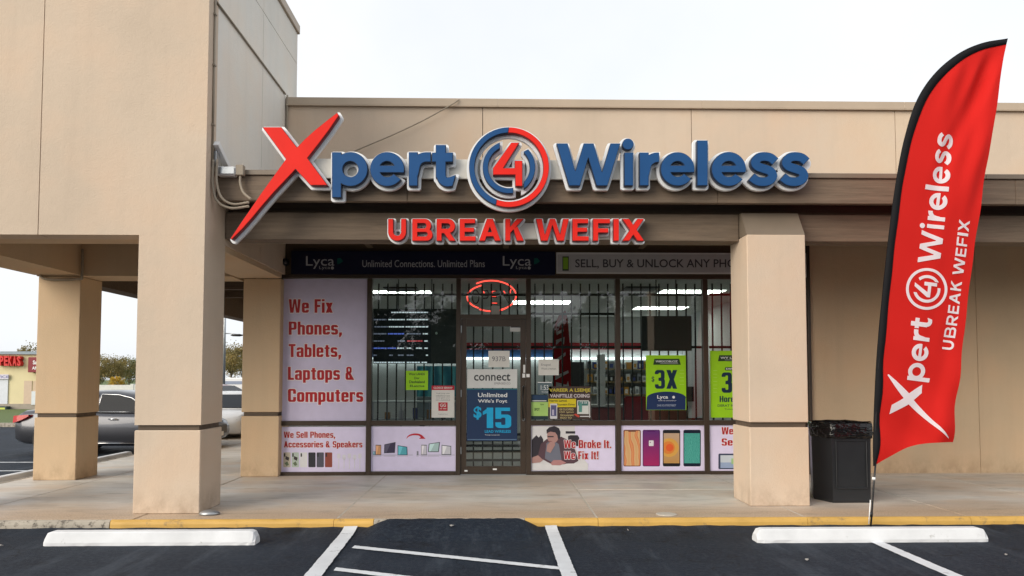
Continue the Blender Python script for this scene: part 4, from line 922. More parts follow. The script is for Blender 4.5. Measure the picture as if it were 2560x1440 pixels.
q = sheet('paper_notice', (1221, 877, 1274, 918), YD, pap, 'white paper on the door reading 937B', 'notice'); tx(q, YD, '937B', (1230, 891, 1264, 903), gtx, 1, 0.0)
q = sheet('door_poster', (1168, 923, 1293, 970), YD, ink((0.62, 0.63, 0.63)), 'white door poster reading connect above the blue one', 'poster')
tx(q, YD, 'connect', (1185, 934, 1276, 952), ink((0.05, 0.055, 0.06)), 1, 0.016); tx(q, YD, 'EMERGED.CO', (1236, 956, 1276, 961), gtx, 1)
q = sheet('door_poster', (1167, 971.5, 1293, 1102), YD, gradient('print_navy', (0.006, 0.026, 0.085), (0.006, 0.034, 0.095), 2, 0.9, 1.6), 'navy blue door poster advertising an unlimited plan for $15', 'poster')
pr(q, YD, rc(1167, 971.5, 1293, 974), ink((0.02, 0.16, 0.20)), 1); pr(q, YD, rc(1169, 1098, 1291, 1100), ink((0.12, 0.2, 0.32)), 1)
pwt = ink((0.72, 0.74, 0.76)); cyan = ink((0.012, 0.36, 0.66))
tx(q, YD, 'Unlimited', (1195, 982, 1268, 993), pwt, 1, 0.016); tx(q, YD, "Wife's Foyt", (1195, 998, 1268, 1009), pwt, 1, 0.016)
tx(q, YD, '$', (1184, 1016, 1204, 1049), cyan, 1, 0.03); heavy(q, YD, '15', (1207, 1019, 1278, 1070), cyan)
tx(q, YD, 'LEAD WIRELESS', (1212, 1075, 1277, 1082), cyan, 1, 0.02); tx(q, YD, 'Tcurarrumecoet', (1212, 1086, 1249, 1088.5), pwt, 1)
q = sheet('paper_notice', (1346, 898, 1397, 938), YP, pap, 'white paper with two small lines on the glass right of the door', 'notice')
tx(q, YP, 'Enaged.', (1353, 909, 1378, 916), gtx, 1); tx(q, YP, 'Wook a women.', (1353, 919, 1391, 924), gtx, 1)
q = sheet('window_poster', (1371, 966, 1477, 1049), YP, ink((0.055, 0.035, 0.03)), 'dark brown poster with yellow and white headline low in the window', 'poster')
yel = ink((0.62, 0.50, 0.02))
tx(q, YP, 'VAREER A LSEMJE', (1373, 971, 1476, 982), ink((0.50, 0.42, 0.05)), 1, 0.03); tx(q, YP, 'VANFTILLE COIING', (1375, 985, 1474, 994), ink((0.55, 0.50, 0.52)), 1, 0.03)
pr(q, YP, rc(1371, 997, 1440, 1018), yel, 1); tx(q, YP, 'Nervic Lagod,', (1373, 999, 1418, 1006), ltx, 2, 0.02); tx(q, YP, 'Fcoceam Drign', (1393, 1009, 1437, 1015), ltx, 2, 0.02)
for k, s in enumerate(('100 DUOPEID', 'CNO 1golcen', 'Grouncant', 'ROO TO')): tx(q, YP, s, (1398 + 3 * (k > 1), 1021 + 7 * k, 1434 - 5 * (k > 2), 1026 + 7 * k), ink((0.55, 0.47, 0.22)), 1, 0.01)
pr(q, YP, rrc(1375, 1009, 1393, 1047, 2), ink((0.62, 0.62, 0.65)), 3); pr(q, YP, rc(1377, 1013, 1391, 1040), ink((0.10, 0.10, 0.22)), 4); pr(q, YP, rc(1380, 1024, 1385, 1038), ink((0.45, 0.42, 0.55)), 5)
pr(q, YP, rc(1443, 1001, 1472, 1035), ink((0.60, 0.62, 0.60)), 1); pr(q, YP, rc(1445, 1003, 1470, 1014), ink((0.05, 0.16, 0.15)), 2); pr(q, YP, rc(1447, 1006, 1455, 1030), ink((0.10, 0.28, 0.25)), 3); tx(q, YP, 'GE 33', (1449, 1004, 1467, 1009), pwt, 3, 0.02)
pr(q, YP, [(1434, 1036), (1440, 1034), (1450, 1040), (1446, 1044)], ink((0.5, 0.06, 0.04)), 2); pr(q, YP, rc(1450, 1040, 1476, 1042), pwt, 2); pr(q, YP, rc(1473, 1004, 1475, 1044), pwt, 2)
q = sheet('window_poster', (1328, 986, 1370, 1049), YP, ink((0.02, 0.04, 0.045)), 'dark card with a pale green price square in the window corner', 'poster')
pr(q, YP, rc(1328, 1005, 1370, 1040), ink((0.36, 0.56, 0.16)), 1); pr(q, YP, rc(1330, 1001, 1366, 1003), pwt, 1); pr(q, YP, rc(1330, 988, 1369, 999), ink((0.02, 0.05, 0.11)), 1); tx(q, YP, 'SPOT', (1336, 1020, 1349, 1027), ltx, 2, 0.03); tx(q, YP, 'Limr', (1351, 1009, 1360, 1013), ltx, 2, 0.02)
q = sheet('window_poster', (1344, 955, 1379, 985), YP, ink((0.10, 0.14, 0.16)), 'small grey card reading 53 above the green price square', 'poster')
pr(q, YP, rc(1344, 955, 1379, 957), pwt, 1); tx(q, YP, '1:53', (1352, 963, 1371, 975), pwt, 1, 0.0); tx(q, YP, 'Amoirgh', (1354, 978, 1370, 982), pwt, 1)
q = sheet('window_poster', (1615, 888, 1715, 1025), YP, lime, 'lime and navy window poster reading $3X in full view', 'poster')
def lime_print(q, dx, full):
    hd = (1633, 897, 1700, 912) if full else (1795, 888, 1870, 903)
    pr(q, YP, [(hd[0], hd[3]), (hd[2] + 2, hd[3]), (hd[2] - 2, hd[1]), (hd[0] + 3, hd[1])], ltx, 1)
    tx(q, YP, 'W8OCOBLCIZ' if full else 'WY LOCOB', (hd[0] + 6, hd[1] + 4, hd[2] - 6, hd[3] - 6), pwt, 2, 0.02); pr(q, YP, rc(hd[0] + 17, hd[3] - 3.5, hd[2] - 5, hd[3] - 3), pwt, 2)
lime_print(q, 0, True)
dnv = ink((0.006, 0.025, 0.055))
tx(q, YP, '$', (1629, 941, 1636, 956), dnv, 1, 0.01); heavy(q, YP, '3X', (1637, 925, 1693, 972), dnv)
dome = [(1617, 998)] + [(1666 + 49 * math.sin(R(a)), 1016 - 37 + 19 * (1 - math.cos(R(a * 0.9)))) for a in range(-84, 85, 12)] + [(1714, 998), (1714, 1024.5), (1616, 1024.5)]
pr(q, YP, dome, ink((0.012, 0.03, 0.10)), 1); tx(q, YP, 'Lyca', (1643, 988, 1670, 999), pwt, 2, 0.02); pr(q, YP, ell(1684, 993, 3.5, 3.5, 10), pwt, 2); tx(q, YP, 'wofh-tb-nbtneakcyr', (1645, 1000, 1691, 1003.5), pwt, 2); tx(q, YP, 'DHE SOUITEFSTIREST', (1643, 1011, 1690, 1016), ink((0.35, 0.4, 0.5)), 2, 0.01)
for k in range(5):
    for x in (1699,): pr(q, YP, rc(x, 925 + 9 * k, x + 11, 925.8 + 9 * k), ink((0.42, 0.66, 0.15)), 1)
q = sheet('window_poster', (1776, 877, 1900, 1044), YP, lime, 'lime green window poster partly hidden by the right pillar', 'poster')
lime_print(q, 0, False)
pr(q, YP, rrc(1812, 918, 1850, 926, 3), ltx, 1); tx(q, YP, 'DIRED', (1815, 920, 1846, 924), pwt, 2, 0.02)
heavy(q, YP, '3X', (1804, 931, 1862, 982), dnv); heavy(q, YP, 'Hore', (1799, 990, 1836, 1005), dnv, h=0.4); tx(q, YP, 'DERAT 97 ALISF', (1794, 1011, 1862, 1017), dnv, 1, 0.01); tx(q, YP, 'Tutuscacle', (1811, 1021, 1851, 1024.5), dnv, 1)
for k in range(7): pr(q, YP, rc(1783, 926 + 9 * k, 1793, 926.8 + 9 * k), ink((0.42, 0.66, 0.15)), 1)
tag(sheet('paper_notice', (1228, 765, 1249, 787), YP, ink((0.36, 0.35, 0.32)), 'blank grey paper square below the neon sign', 'notice'))

# ================================================================== SHOP INTERIOR
IZ, CZ, IY = KZ, 3.215, 19.6
iw = plain('interior_wall_paint', (0.58, 0.59, 0.58), 0.7, 0, 0.08, 1.0)
tag(box('interior_floor', -3.68, 4.95, 11.63, IY, 0.02, IZ - 0.002, plain('vinyl_floor', (0.20, 0.19, 0.17), 0.4, 0, 0.15, 2)), kind='structure')
tag(box('interior_ceiling', -3.68, 4.95, 11.705, IY, CZ, CZ + 0.05, plain('ceiling_tile', (0.55, 0.55, 0.52), 0.9, 0, 0.05, 2)), kind='structure')
tag(box('interior_wall_rear', -3.68, 4.95, IY, IY + 0.1, 0.02, CZ + 0.05, iw), kind='structure')
tag(box('interior_wall_left', -3.69, -3.30, 11.96, IY, 0.02, CZ + 0.05, iw), kind='structure')
tag(box('interior_wall_right', 4.955, 5.1, 11.71, IY, 0.02, CZ + 0.05, iw), kind='structure')
lampm = emit('lamp_panel', (1.0, 0.98, 0.92), 9.0)
for x0, x1, ya, yb, lab in ((930, 1075, 726, 738, 'lit ceiling panel above the menu screen in the left window'), (1280, 1428, 751, 763, 'lit ceiling panel behind the neon sign'),
                            (1632, 1815, 724, 738, 'lit ceiling panel nearest the right pillar'), (1572, 1722, 766, 777, 'lit ceiling panel above the black screen')):
    a = G(x0, yb, CZ); b = G(x1, ya, CZ); xm0, xm1 = min(a[0], b[0]), max(a[0], b[0]); w_ = min(0.62, abs(b[1] - a[1]))
    y0 = min(a[1], b[1])
    lp = tag(empty('ceiling_light', ((xm0 + xm1) / 2, y0 + 0.3, CZ), lab, 'light', 'ceiling light panels in the shop'))
    box('frame', xm0 - 0.03, xm1 + 0.03, y0 - 0.03, y0 + 0.63, CZ - 0.012, CZ - 0.001, M['white'], lp)
    box('diffuser', xm0, xm1, y0, y0 + 0.6, CZ - 0.02, CZ - 0.013, lampm, lp)
for k, (px, py) in enumerate(((1005, 722), (1600, 721))):
    a = G(px, py, CZ); v_ = tag(empty('ceiling_vent', (a[0], a[1], CZ), ('dark ceiling vent behind the left window', 'dark ceiling vent left of the right light panel')[k], 'vent'))
    box('grille', a[0] - 0.3, a[0] + 0.3, a[1] - 0.3, a[1] + 0.3, CZ - 0.02, CZ - 0.001, M['black'], v_)
    for j in range(5): box('slat', a[0] - 0.28, a[0] + 0.28, a[1] - 0.26 + 0.11 * j, a[1] - 0.2 + 0.11 * j, CZ - 0.03, CZ - 0.021, ink((0.12, 0.12, 0.12)), v_)
def wall_px(name, r_, Y, th, mat, label, cat, bev=0.0):
    a = P(r_[0], r_[3], Y); b = P(r_[2], r_[1], Y); return tag(box(name, a[0], b[0], Y, Y + th, a[2], b[2], mat, None, bev), label, cat)
wall_px('wall_band', (900, 857, 1610, 873), IY - 0.09, 0.085, ink((0.34, 0.012, 0.02)), 'red band running across the rear wall of the shop', 'wall band')
wall_px('blue_board', (905, 873.5, 1390, 893), IY - 0.06, 0.055, ink((0.03, 0.09, 0.22)), 'blue board on the rear wall under the red band', 'board')
wall_px('light_strip', (905, 893.5, 1760, 898), IY - 0.15, 0.14, emit('led_strip', (0.92, 0.97, 1.0), 3.0), 'bright light strip above the rear shelves', 'light')
wall_px('slat_wall', (1440, 899, 1760, 1045), IY - 0.05, 0.045, ink((0.42, 0.44, 0.43)), 'pale slatted display wall at the rear', 'display wall')
wall_px('picture_poster', (1042, 915, 1142, 992), 16.0, 0.02, swirl('print_ocean', [(0, (0.01, 0.10, 0.15)), (0.6, (0.02, 0.17, 0.22)), (1, (0.08, 0.30, 0.34))], 1.2, 6), 'teal blue picture poster inside behind the menu screen', 'poster')
wall_px('partition', (1042, 993, 1142, 1046), 16.0, 0.05, ink((0.10, 0.13, 0.14)), 'dark partition under the teal poster', 'partition')
wall_px('rear_cabinet', (1418, 905, 1460, 1000), 17.5, 0.5, M['black'], 'tall black cabinet behind the red feather flag', 'cabinet')
wall_px('white_post', (1494, 886, 1513, 1016), 14.6, 0.10, ink((0.52, 0.53, 0.53)), 'slim white post standing inside the right of centre window', 'post')
wall_px('door_leaf', (1722, 872, 1757, 1045), 15.0, 0.06, ink((0.46, 0.46, 0.48)), 'pale inner door seen behind the green poster', 'door')
rs = empty('display_shelf', P(1590, 1000, IY - 0.4), 'rear display shelves stocked with boxed accessories', 'shelf')
for k, y in enumerate((922, 954, 986)): 
    a = P(1466, y, IY - 0.45); b = P(1722, y + 2.2, IY - 0.45); box('shelf_board', a[0], b[0], IY - 0.45, IY - 0.06, b[2], a[2], ink((0.30, 0.21, 0.09)), rs)
for x in (1466, 1548, 1640): 
    a = P(x, 1010, IY - 0.45); b = P(x + 1.5, 899, IY - 0.45); box('upright', a[0], b[0], IY - 0.456, IY - 0.452, a[2], b[2], M['grey_metal'], rs)
rnd = random.Random(21)
cols = (('white', (0.55, 0.56, 0.56)), ('orange', (0.45, 0.22, 0.04)), ('black', (0.02, 0.02, 0.025)), ('grey', (0.20, 0.22, 0.24)), ('blue', (0.03, 0.05, 0.2)))
for k, y in enumerate((922, 954, 986)):
    x = 1470
    while x < 1712:
        w_ = rnd.uniform(7, 14); h_ = rnd.uniform(13, 21); nm, c = rnd.choice(cols); a = P(x, y, IY - 0.4); b = P(x + w_, y - h_, IY - 0.4)
        bxx = box('product_box', a[0], b[0], IY - 0.40, IY - 0.2, a[2] + 0.001, b[2], ink(c), None)
        tag(bxx, '%s product box among the boxes on the rear display shelves' % nm, 'box', '%s boxes on the rear shelves' % nm)
        tb = min(b[0] - a[0], 0.2); box('box_window', a[0] + tb * 0.2, b[0] - tb * 0.2, IY - 0.403, IY - 0.4005, a[2] + 0.03, a[2] + 0.03 + (b[2] - a[2]) * 0.5, ink(rnd.choice(cols)[1]), bxx)
        x += w_ + rnd.uniform(1, 5)
def counter(name, r_, Y, d, body, top, label):
    a = P(r_[0], r_[3], Y); b = P(r_[2], r_[1], Y); c_ = empty(name, ((a[0] + b[0]) / 2, Y, IZ), label, 'counter')
    box('cabinet', a[0], b[0], Y, Y + d, IZ, b[2] - 0.05, body, c_, 0.005); box('top', a[0] - 0.03, b[0] + 0.03, Y - 0.03, Y + d + 0.03, b[2] - 0.048, b[2], top, c_, 0.006)
    return c_
counter('service_counter', (1480, 1012, 1760, 1100), 15.2, 0.6, ink((0.16, 0.03, 0.02)), ink((0.25, 0.24, 0.22)), 'red fronted service counter inside the right windows')
gc = empty('glass_counter', (-1.4, 13.2, IZ), 'glass display counter with stock inside the left window', 'counter')
box('plinth', -2.2, -0.72, 13.2, 13.7, IZ, 0.55, ink((0.12, 0.14, 0.13)), gc); box('shelf', -2.2, -0.72, 13.2, 13.7, 0.85, 0.865, ink((0.35, 0.37, 0.36)), gc)
box('top', -2.22, -0.7, 13.18, 13.72, 1.16, 1.18, ink((0.40, 0.42, 0.41)), gc)
for x in (-2.2, -1.7, -1.2, -0.74): box('upright', x, x + 0.02, 13.2, 13.22, 0.55, 1.16, M['grey_metal'], gc)
for k in range(11):
    x = -2.12 + 0.125 * k; nm, c = rnd.choice(cols); z = 0.866 if k % 2 else 0.551
    tag(box('display_item', x, x + 0.085, 13.3, 13.42, z, z + rnd.uniform(0.08, 0.2), ink(c)), '%s small item in the glass display counter' % nm, 'item', '%s items in the glass counter' % nm)
def chair(px, py, Y, label):
    a = P(px, py, Y); c_ = empty('office_chair', (a[0], Y, IZ), label, 'chair'); x = a[0]; rd = ink((0.28, 0.015, 0.015))
    box('seat', x - 0.24, x + 0.24, Y - 0.24, Y + 0.24, 0.50, 0.58, rd, c_, 0.03, 2); box('backrest', x - 0.23, x + 0.23, Y + 0.2, Y + 0.27, 0.66, 1.25, rd, c_, 0.03, 2)
    tube('post', [(x, Y, 0.2), (x, Y, 0.5)], 0.03, M['black'], c_)
    for k in range(5): tube('foot', [(x, Y, 0.2), (x + 0.28 * math.cos(k * 1.257), Y + 0.28 * math.sin(k * 1.257), 0.13)], 0.018, M['black'], c_)
chair(1596, 1000, 13.6, 'red office chair inside the window beside the green poster'); 
mo = empty('monitor', P(1690, 1040, 14.9), 'black computer monitor on the service counter', 'monitor'); a = P(1668, 1040, 14.9)
box('screen', a[0], a[0] + 0.55, 14.9, 14.94, 1.12, 1.42, M['black'], mo, 0.006); box('stand', a[0] + 0.2, a[0] + 0.35, 14.88, 15.02, 1.06, 1.118, M['black'], mo)
# feather flag standing inside
def inner_flag():
    Y = 13.1; f_ = empty('feather_flag', (P(1400, 1060, Y)[0], Y, IZ), 'red feather flag with white lettering standing inside the shop', 'flag')
    q = [(1386, 1045), (1384, 960), (1384, 870), (1387, 810), (1397, 788), (1414, 776), (1420, 800), (1425, 870), (1430, 960), (1432, 1045)]
    me = fill_mesh([q], 0.01); put('cloth', me, Y, Y, make_cloth('red_cloth_inside', (0.36, 0.012, 0.02), 0.2), f_)
    tube('pole', [P(1385, 1045, Y + 0.02), P(1384, 870, Y + 0.02), P(1388, 808, Y + 0.02), P(1413, 776, Y + 0.02)], 0.012, M['black'], f_); a_ = P(1385, 1045, Y + 0.02)
    tube('stand', [(a_[0], Y + 0.02, IZ), a_], 0.016, M['black'], f_); box('foot', a_[0] - 0.2, a_[0] + 0.2, Y - 0.18, Y + 0.2, IZ, IZ + 0.03, M['black'], f_)
    wh = ink((0.5, 0.45, 0.46))
    for p in ([(1390, 830), (1408, 822), (1410, 828), (1392, 838)], [(1390, 850), (1412, 842), (1410, 862), (1402, 852), (1390, 862)], [(1388, 900), (1414, 880), (1414, 888), (1388, 910)], [(1388, 940), (1420, 926), (1422, 932), (1388, 950)], [(1390, 955), (1416, 962), (1420, 952), (1424, 970), (1390, 968)], [(1392, 812), (1407, 796), (1411, 800), (1396, 818)]): pr(f_, Y - 0.005, p, wh, 1)
inner_flag()
# screens hung just inside the glass
def screen(r_, Y, label):
    a = P(r_[0], r_[3], Y); b = P(r_[2], r_[1], Y); t_ = empty('hanging_screen', ((a[0] + b[0]) / 2, Y, a[2]), label, 'screen')
    box('casing', a[0], b[0], Y, Y + 0.05, a[2], b[2], M['black'], t_, 0.006)
    for x in (a[0] + (b[0] - a[0]) * 0.3, a[0] + (b[0] - a[0]) * 0.7): tube('hanger', [(x, Y + 0.03, b[2] - 0.02), (x, Y + 0.03, CZ)], 0.008, M['black_metal'], t_)
    return t_
YT = 11.66
t1 = screen((932, 772, 1141, 909), YT, 'black menu screen with rows of glowing text in the left window')
pr(t1, YT, rc(934, 776, 1078, 908), ink((0.004, 0.006, 0.014)), 1, 'display')
on = emit('screen_text', (0.85, 0.9, 1.0), 0.55); onb = emit('screen_text_blue', (0.15, 0.22, 0.9), 0.5); onr = emit('screen_text_red', (0.8, 0.10, 0.12), 0.5); dim = emit('screen_text_dim', (0.4, 0.42, 0.6), 0.22)
rows = [(781, [(978, 1070, on)]), (799, [(934, 966, dim), (971, 1012, on), (1017, 1070, on)]), (817, [(936, 970, dim), (972, 1012, on), (1014, 1070, on)]), (834.5, [(934, 966, dim), (970, 1012, onb), (1017, 1054, dim), (1057, 1070, on)]),
        (852.5, [(934, 961, dim), (994, 1012, dim), (1018, 1056, onr), (1061, 1070, on)]), (870.5, [(934, 966, onb), (969, 990, onb), (993, 1010, on), (1017, 1028, on), (1040, 1056, on), (1061, 1070, on)]), (888, [(934, 942, dim), (973, 982, dim), (995, 1010, dim), (1017, 1036, dim), (1065, 1070, on)]), (906, [(934, 966, on), (970, 1012, on), (1017, 1050, on), (1054, 1070, on)])]
rnd = random.Random(3)
for y, segs in rows:
    for a, b, m in segs:
        x = a
        while x < b - 1.5:
            e_ = min(b, x + rnd.uniform(3, 9)); pr(t1, YT, rc(x, y - 1.5, e_, y + 1.5), m, 2, 'text_bar'); x = e_ + 1.1
pr(t1, YT, ell(1091, 833, 3, 3.5, 10), ink((0.4, 0.45, 0.42)), 1, 'sensor')
t2 = screen((1605, 790, 1729, 877), YT, 'black switched off screen hung in the window over the $3X poster')
# security bars behind the glass
YG = 11.80
def grille(xs_, x0, x1, ytop, ybot, hs_, label):
    g_ = empty('window_grille', (P((x0 + x1) / 2, ybot, YG)[0], YG, P(x0, ybot, YG)[2]), label, 'security bars', 'security bars behind the glass')
    z0 = P(x0, ybot, YG)[2]; z1 = P(x0, ytop, YG)[2]; b0 = None
    for x in xs_:
        X = P(x, 900, YG)[0]
        if b0 is None: b0 = box('bar', X - 0.011, X + 0.011, YG - 0.011, YG + 0.011, z0, z1, M['black_metal'], g_); bx0 = X
        else: twin(b0, (X - bx0, 0, 0))
    for h_ in hs_:
        z = P((x0 + x1) / 2, h_, YG)[2]; a, b = P(x0, h_, YG)[0], P(x1, h_, YG)[0]; box('crossbar', a, b, YG - 0.016, YG - 0.0115, z - 0.02, z + 0.02, M['black_metal'], g_)
grille([945.6 + 22.95 * k for k in range(9)], 928, 1143, 709, 1056, (737, 868), 'black security bars behind the left window')
grille([1337.7 + 22.8 * k for k in range(9)], 1325, 1540, 709, 1056, (737, 785, 868), 'black security bars behind the window right of the door')
grille([1558.2 + 22.6 * k for k in range(9)], 1548, 1760, 709, 1056, (737, 868), 'black security bars behind the window with the $3X poster')
grille([1782.4 + 22.8 * k for k in range(8)], 1772, 1980, 709, 1056, (737, 868), 'black security bars behind the window beside the right pillar')
grille([1172, 1205, 1228, 1251, 1273, 1294], 1150, 1318, 709, 792, (737,), 'black security bars behind the pane over the door')
grille([1184, 1207, 1232, 1257, 1281], 1158, 1308, 806, 1176, (868, 1086, 1100, 1114, 1128, 1150), 'black security bars behind the shop door glass')
# neon sign
YN = 11.86
nn = empty('neon_sign', P(1228, 778, YN), 'oval red neon OPEN sign in the pane over the door', 'neon sign')
nr = emit('neon_red', (1.0, 0.07, 0.05), 2.4); nd = plain('neon_unlit', (0.03, 0.006, 0.008), 0.3)
def arc_px(cx, cy, rx, ry, a0, a1, n=28): return [P(cx + rx * math.cos(R(a0 + (a1 - a0) * k / n)), cy - ry * math.sin(R(a0 + (a1 - a0) * k / n)), YN) for k in range(n + 1)]
tube('oval_tube', arc_px(1228, 739.5, 62, 38, 127, -66), 0.0115, nr, nn, 6)
tube('oval_tube', arc_px(1228, 743, 60, 32, 112, 238), 0.0115, nr, nn, 6)
tube('oval_tube', arc_px(1229, 739.5, 61, 38.5, 240, 303), 0.0115, nr, nn, 6)
def px_tube(pts, r, m, name='letter_tube'): return tube(name, [P(x, y, YN) for x, y in pts], r, m, nn, 6)
px_tube([(1189 + 8.5 * math.cos(R(a)), 742 - 17 * math.sin(R(a))) for a in range(0, 361, 24)], 0.010, nd)
px_tube([(1205, 760), (1205, 727), (1218, 726), (1223, 735), (1218, 745), (1206, 746)], 0.010, nd); px_tube([(1243, 727), (1228, 727), (1228, 760), (1244, 760)], 0.010, nd); px_tube([(1228, 743), (1242, 743)], 0.010, nd)
px_tube([(1252, 760), (1252, 726), (1272, 758), (1272, 724)], 0.010, nd)
px_tube([(1209, 728), (1211, 736)], 0.008, nr, 'lit_tube'); px_tube([(1241, 727), (1231, 728), (1229, 735)], 0.008, nr, 'lit_tube'); px_tube([(1230, 742), (1240, 742)], 0.008, nr, 'lit_tube'); px_tube([(1259, 727), (1263, 734)], 0.008, nr, 'lit_tube'); px_tube([(1230, 757.5), (1243, 758)], 0.006, nr, 'lit_tube'); px_tube([(1278, 723), (1275.5, 728), (1275.5, 733)], 0.008, nr, 'lit_tube')

# ================================================================== WHEEL STOPS, BIN, GROUND BITS
def wheel_stop(name, x0, x1, yf, label, along='x', grp='wheel stops'):
    sec = [(-0.085, 0.0), (-0.085, 0.03), (-0.058, 0.118), (-0.045, 0.127), (0.045, 0.127), (0.058, 0.118), (0.085, 0.03), (0.085, 0.0)]
    rnd = random.Random(int(abs(x0) * 100)); rings = []; n = 26
    ts = [0, 0.012, 0.03] + [0.05 + 0.9 * k / n for k in range(n + 1)] + [0.97, 0.988, 1]; hs_ = [0.55, 0.92, 1.0] + [1] * (n + 1) + [1.0, 0.92, 0.55]
    for t, h_ in zip(ts, hs_):
        p = x0 + (x1 - x0) * t; r_ = []
        for k, (c, z) in enumerate(sec):
            j = rnd.uniform(-0.0012, 0.0012) if 0 < k < 7 else rnd.uniform(-0.008, 0.008)
            zz = z * (h_ if z > 0.05 else 1); cc = c * (0.75 + 0.25 * h_)
            r_.append((p, yf + 0.085 + cc + j * 0.5, zz + (j * 0.4 if z > 0.05 else 0)) if along == 'x' else (yf + 0.085 + cc, p, zz))
        rings.append(r_)
    return tag(loft(name, rings, M['stop_white'], None, False), label, 'wheel stop', grp)
wheel_stop('wheel_stop', -4.31, -2.31, 7.205, 'white concrete wheel stop in front of the left tower pillar')
wheel_stop('wheel_stop', 2.53, 4.80, 7.195, 'long white concrete wheel stop in front of the feather flag')
wheel_stop('wheel_stop', 10.3, 12.35, -7.5, 'low white wheel stop left of the rear tower pillar', 'y')
wheel_stop('wheel_stop', 13.0, 15.1, -7.45, 'low white wheel stop behind the two left pillars', 'y')
# litter bin
tb = empty('litter_bin', (4.26, 9.17, KZ), 'black hexagonal litter bin with black liner bag', 'bin')
def hexr(s, z, jit=0, seed=0):
    b_ = [(4.025, 8.85), (4.50, 8.85), (4.655, 9.17), (4.50, 9.49), (4.025, 9.49), (3.915, 9.17)]; c = np.array((4.26, 9.17)); rnd = random.Random(seed)
    out = []
    for i in range(6):
        a = np.array(b_[i]); b = np.array(b_[(i + 1) % 6])
        for k in range(6):
            p = c + (a + (b - a) * k / 6 - c) * (s + rnd.uniform(-jit, jit)); out.append((p[0], p[1], z + rnd.uniform(-jit, jit) * 0.45))
    return out
binm = plain('bin_plastic', (0.016, 0.018, 0.021), 0.38, 0, 0.1, 6)
loft('body', [hexr(0.93, KZ + 0.0), hexr(0.96, KZ + 0.03), hexr(1.0, KZ + 0.82), hexr(1.03, KZ + 0.835), hexr(1.03, KZ + 0.90)], binm, tb, False)
for (x0, x1, z0, z1) in ((4.07, 4.45, KZ + 0.17, KZ + 0.185), (4.07, 4.45, KZ + 0.74, KZ + 0.752), (4.07, 4.082, KZ + 0.19, KZ + 0.735), (4.438, 4.45, KZ + 0.19, KZ + 0.735)): box('panel_rib', x0, x1, 8.838, 8.852, z0, z1, binm, tb, 0.004)
bagm, nt_, b_ = _mat('bin_liner'); b_.inputs['Base Color'].default_value = (0.006, 0.006, 0.007, 1); b_.inputs['Roughness'].default_value = 0.18; _bump(nt_, b_, _noise(nt_, 7, 2, (1.2, 1.2, 3.0)), 0.6, 0.05)
loft('liner_bag', [hexr(1.035, KZ + 0.775, 0.012, 1), hexr(1.055, KZ + 0.80, 0.02, 2), hexr(1.06, KZ + 0.84, 0.02, 3), hexr(1.065, KZ + 0.885, 0.018, 4), hexr(1.06, KZ + 0.93, 0.016, 5), hexr(1.03, KZ + 0.955, 0.015, 6), hexr(0.96, KZ + 0.95, 0.015, 7), hexr(0.9, KZ + 0.90, 0.01, 8)], bagm, tb, True)
# cap lying by the pillar, flush cover, litter
cp = G(524, 1286, KZ); dz = lambda r, z: [(cp[0] + r * math.cos(R(a)), cp[1] + 0.75 * r * math.sin(R(a)), z) for a in range(0, 360, 20)]
tag(loft('metal_cap', [dz(0.108, KZ + 0.002), dz(0.115, KZ + 0.012), dz(0.10, KZ + 0.03), dz(0.06, KZ + 0.045), dz(0.02, KZ + 0.048)], M['grey_metal']), 'dented grey metal cap lying beside the left tower pillar', 'cap')
cv = G(1666, 1286, KZ); dv = lambda r, z: [(cv[0] + r * math.cos(R(a)), cv[1] + r * math.sin(R(a)), z) for a in range(0, 360, 15)]
tag(loft('access_cover', [dv(0.115, KZ + 0.0005), dv(0.115, KZ + 0.006), dv(0.105, KZ + 0.008), dv(0.02, KZ + 0.008)], plain('cover_paint', (0.50, 0.46, 0.40), 0.6, 0, 0.1, 20)), 'round pale access cover set in the pavement', 'cover')
rnd = random.Random(12)
for (px, py, s) in ((1130, 1335, 0.026), (1570, 1328, 0.014), (2515, 1391, 0.014), (2018, 1403, 0.022), (5, 1368, 0.018)):
    a = G(px, py, 0.0); z = 0.02 if py > 1340 or not (900 < px < 1330) else 0.09
    v_ = [(a[0] + s * rnd.uniform(0.5, 1.3) * math.cos(R(t)), a[1] + s * rnd.uniform(0.5, 1.2) * math.sin(R(t)), z + rnd.uniform(-0.008, 0.008)) for t in (0, 60, 120, 180, 240, 300)]
    v_ = v_ + [(p[0], p[1], p[2] - 0.004) for p in v_]
    tag(obj('litter', v_, [tuple(range(6)), tuple(range(11, 5, -1))] + [(k, k + 6, (k + 1) % 6 + 6, (k + 1) % 6) for k in range(6)], ink((0.30, 0.29, 0.28))), 'pale scrap of litter on the dark asphalt', 'litter', 'scraps of litter on the asphalt', 'thing')

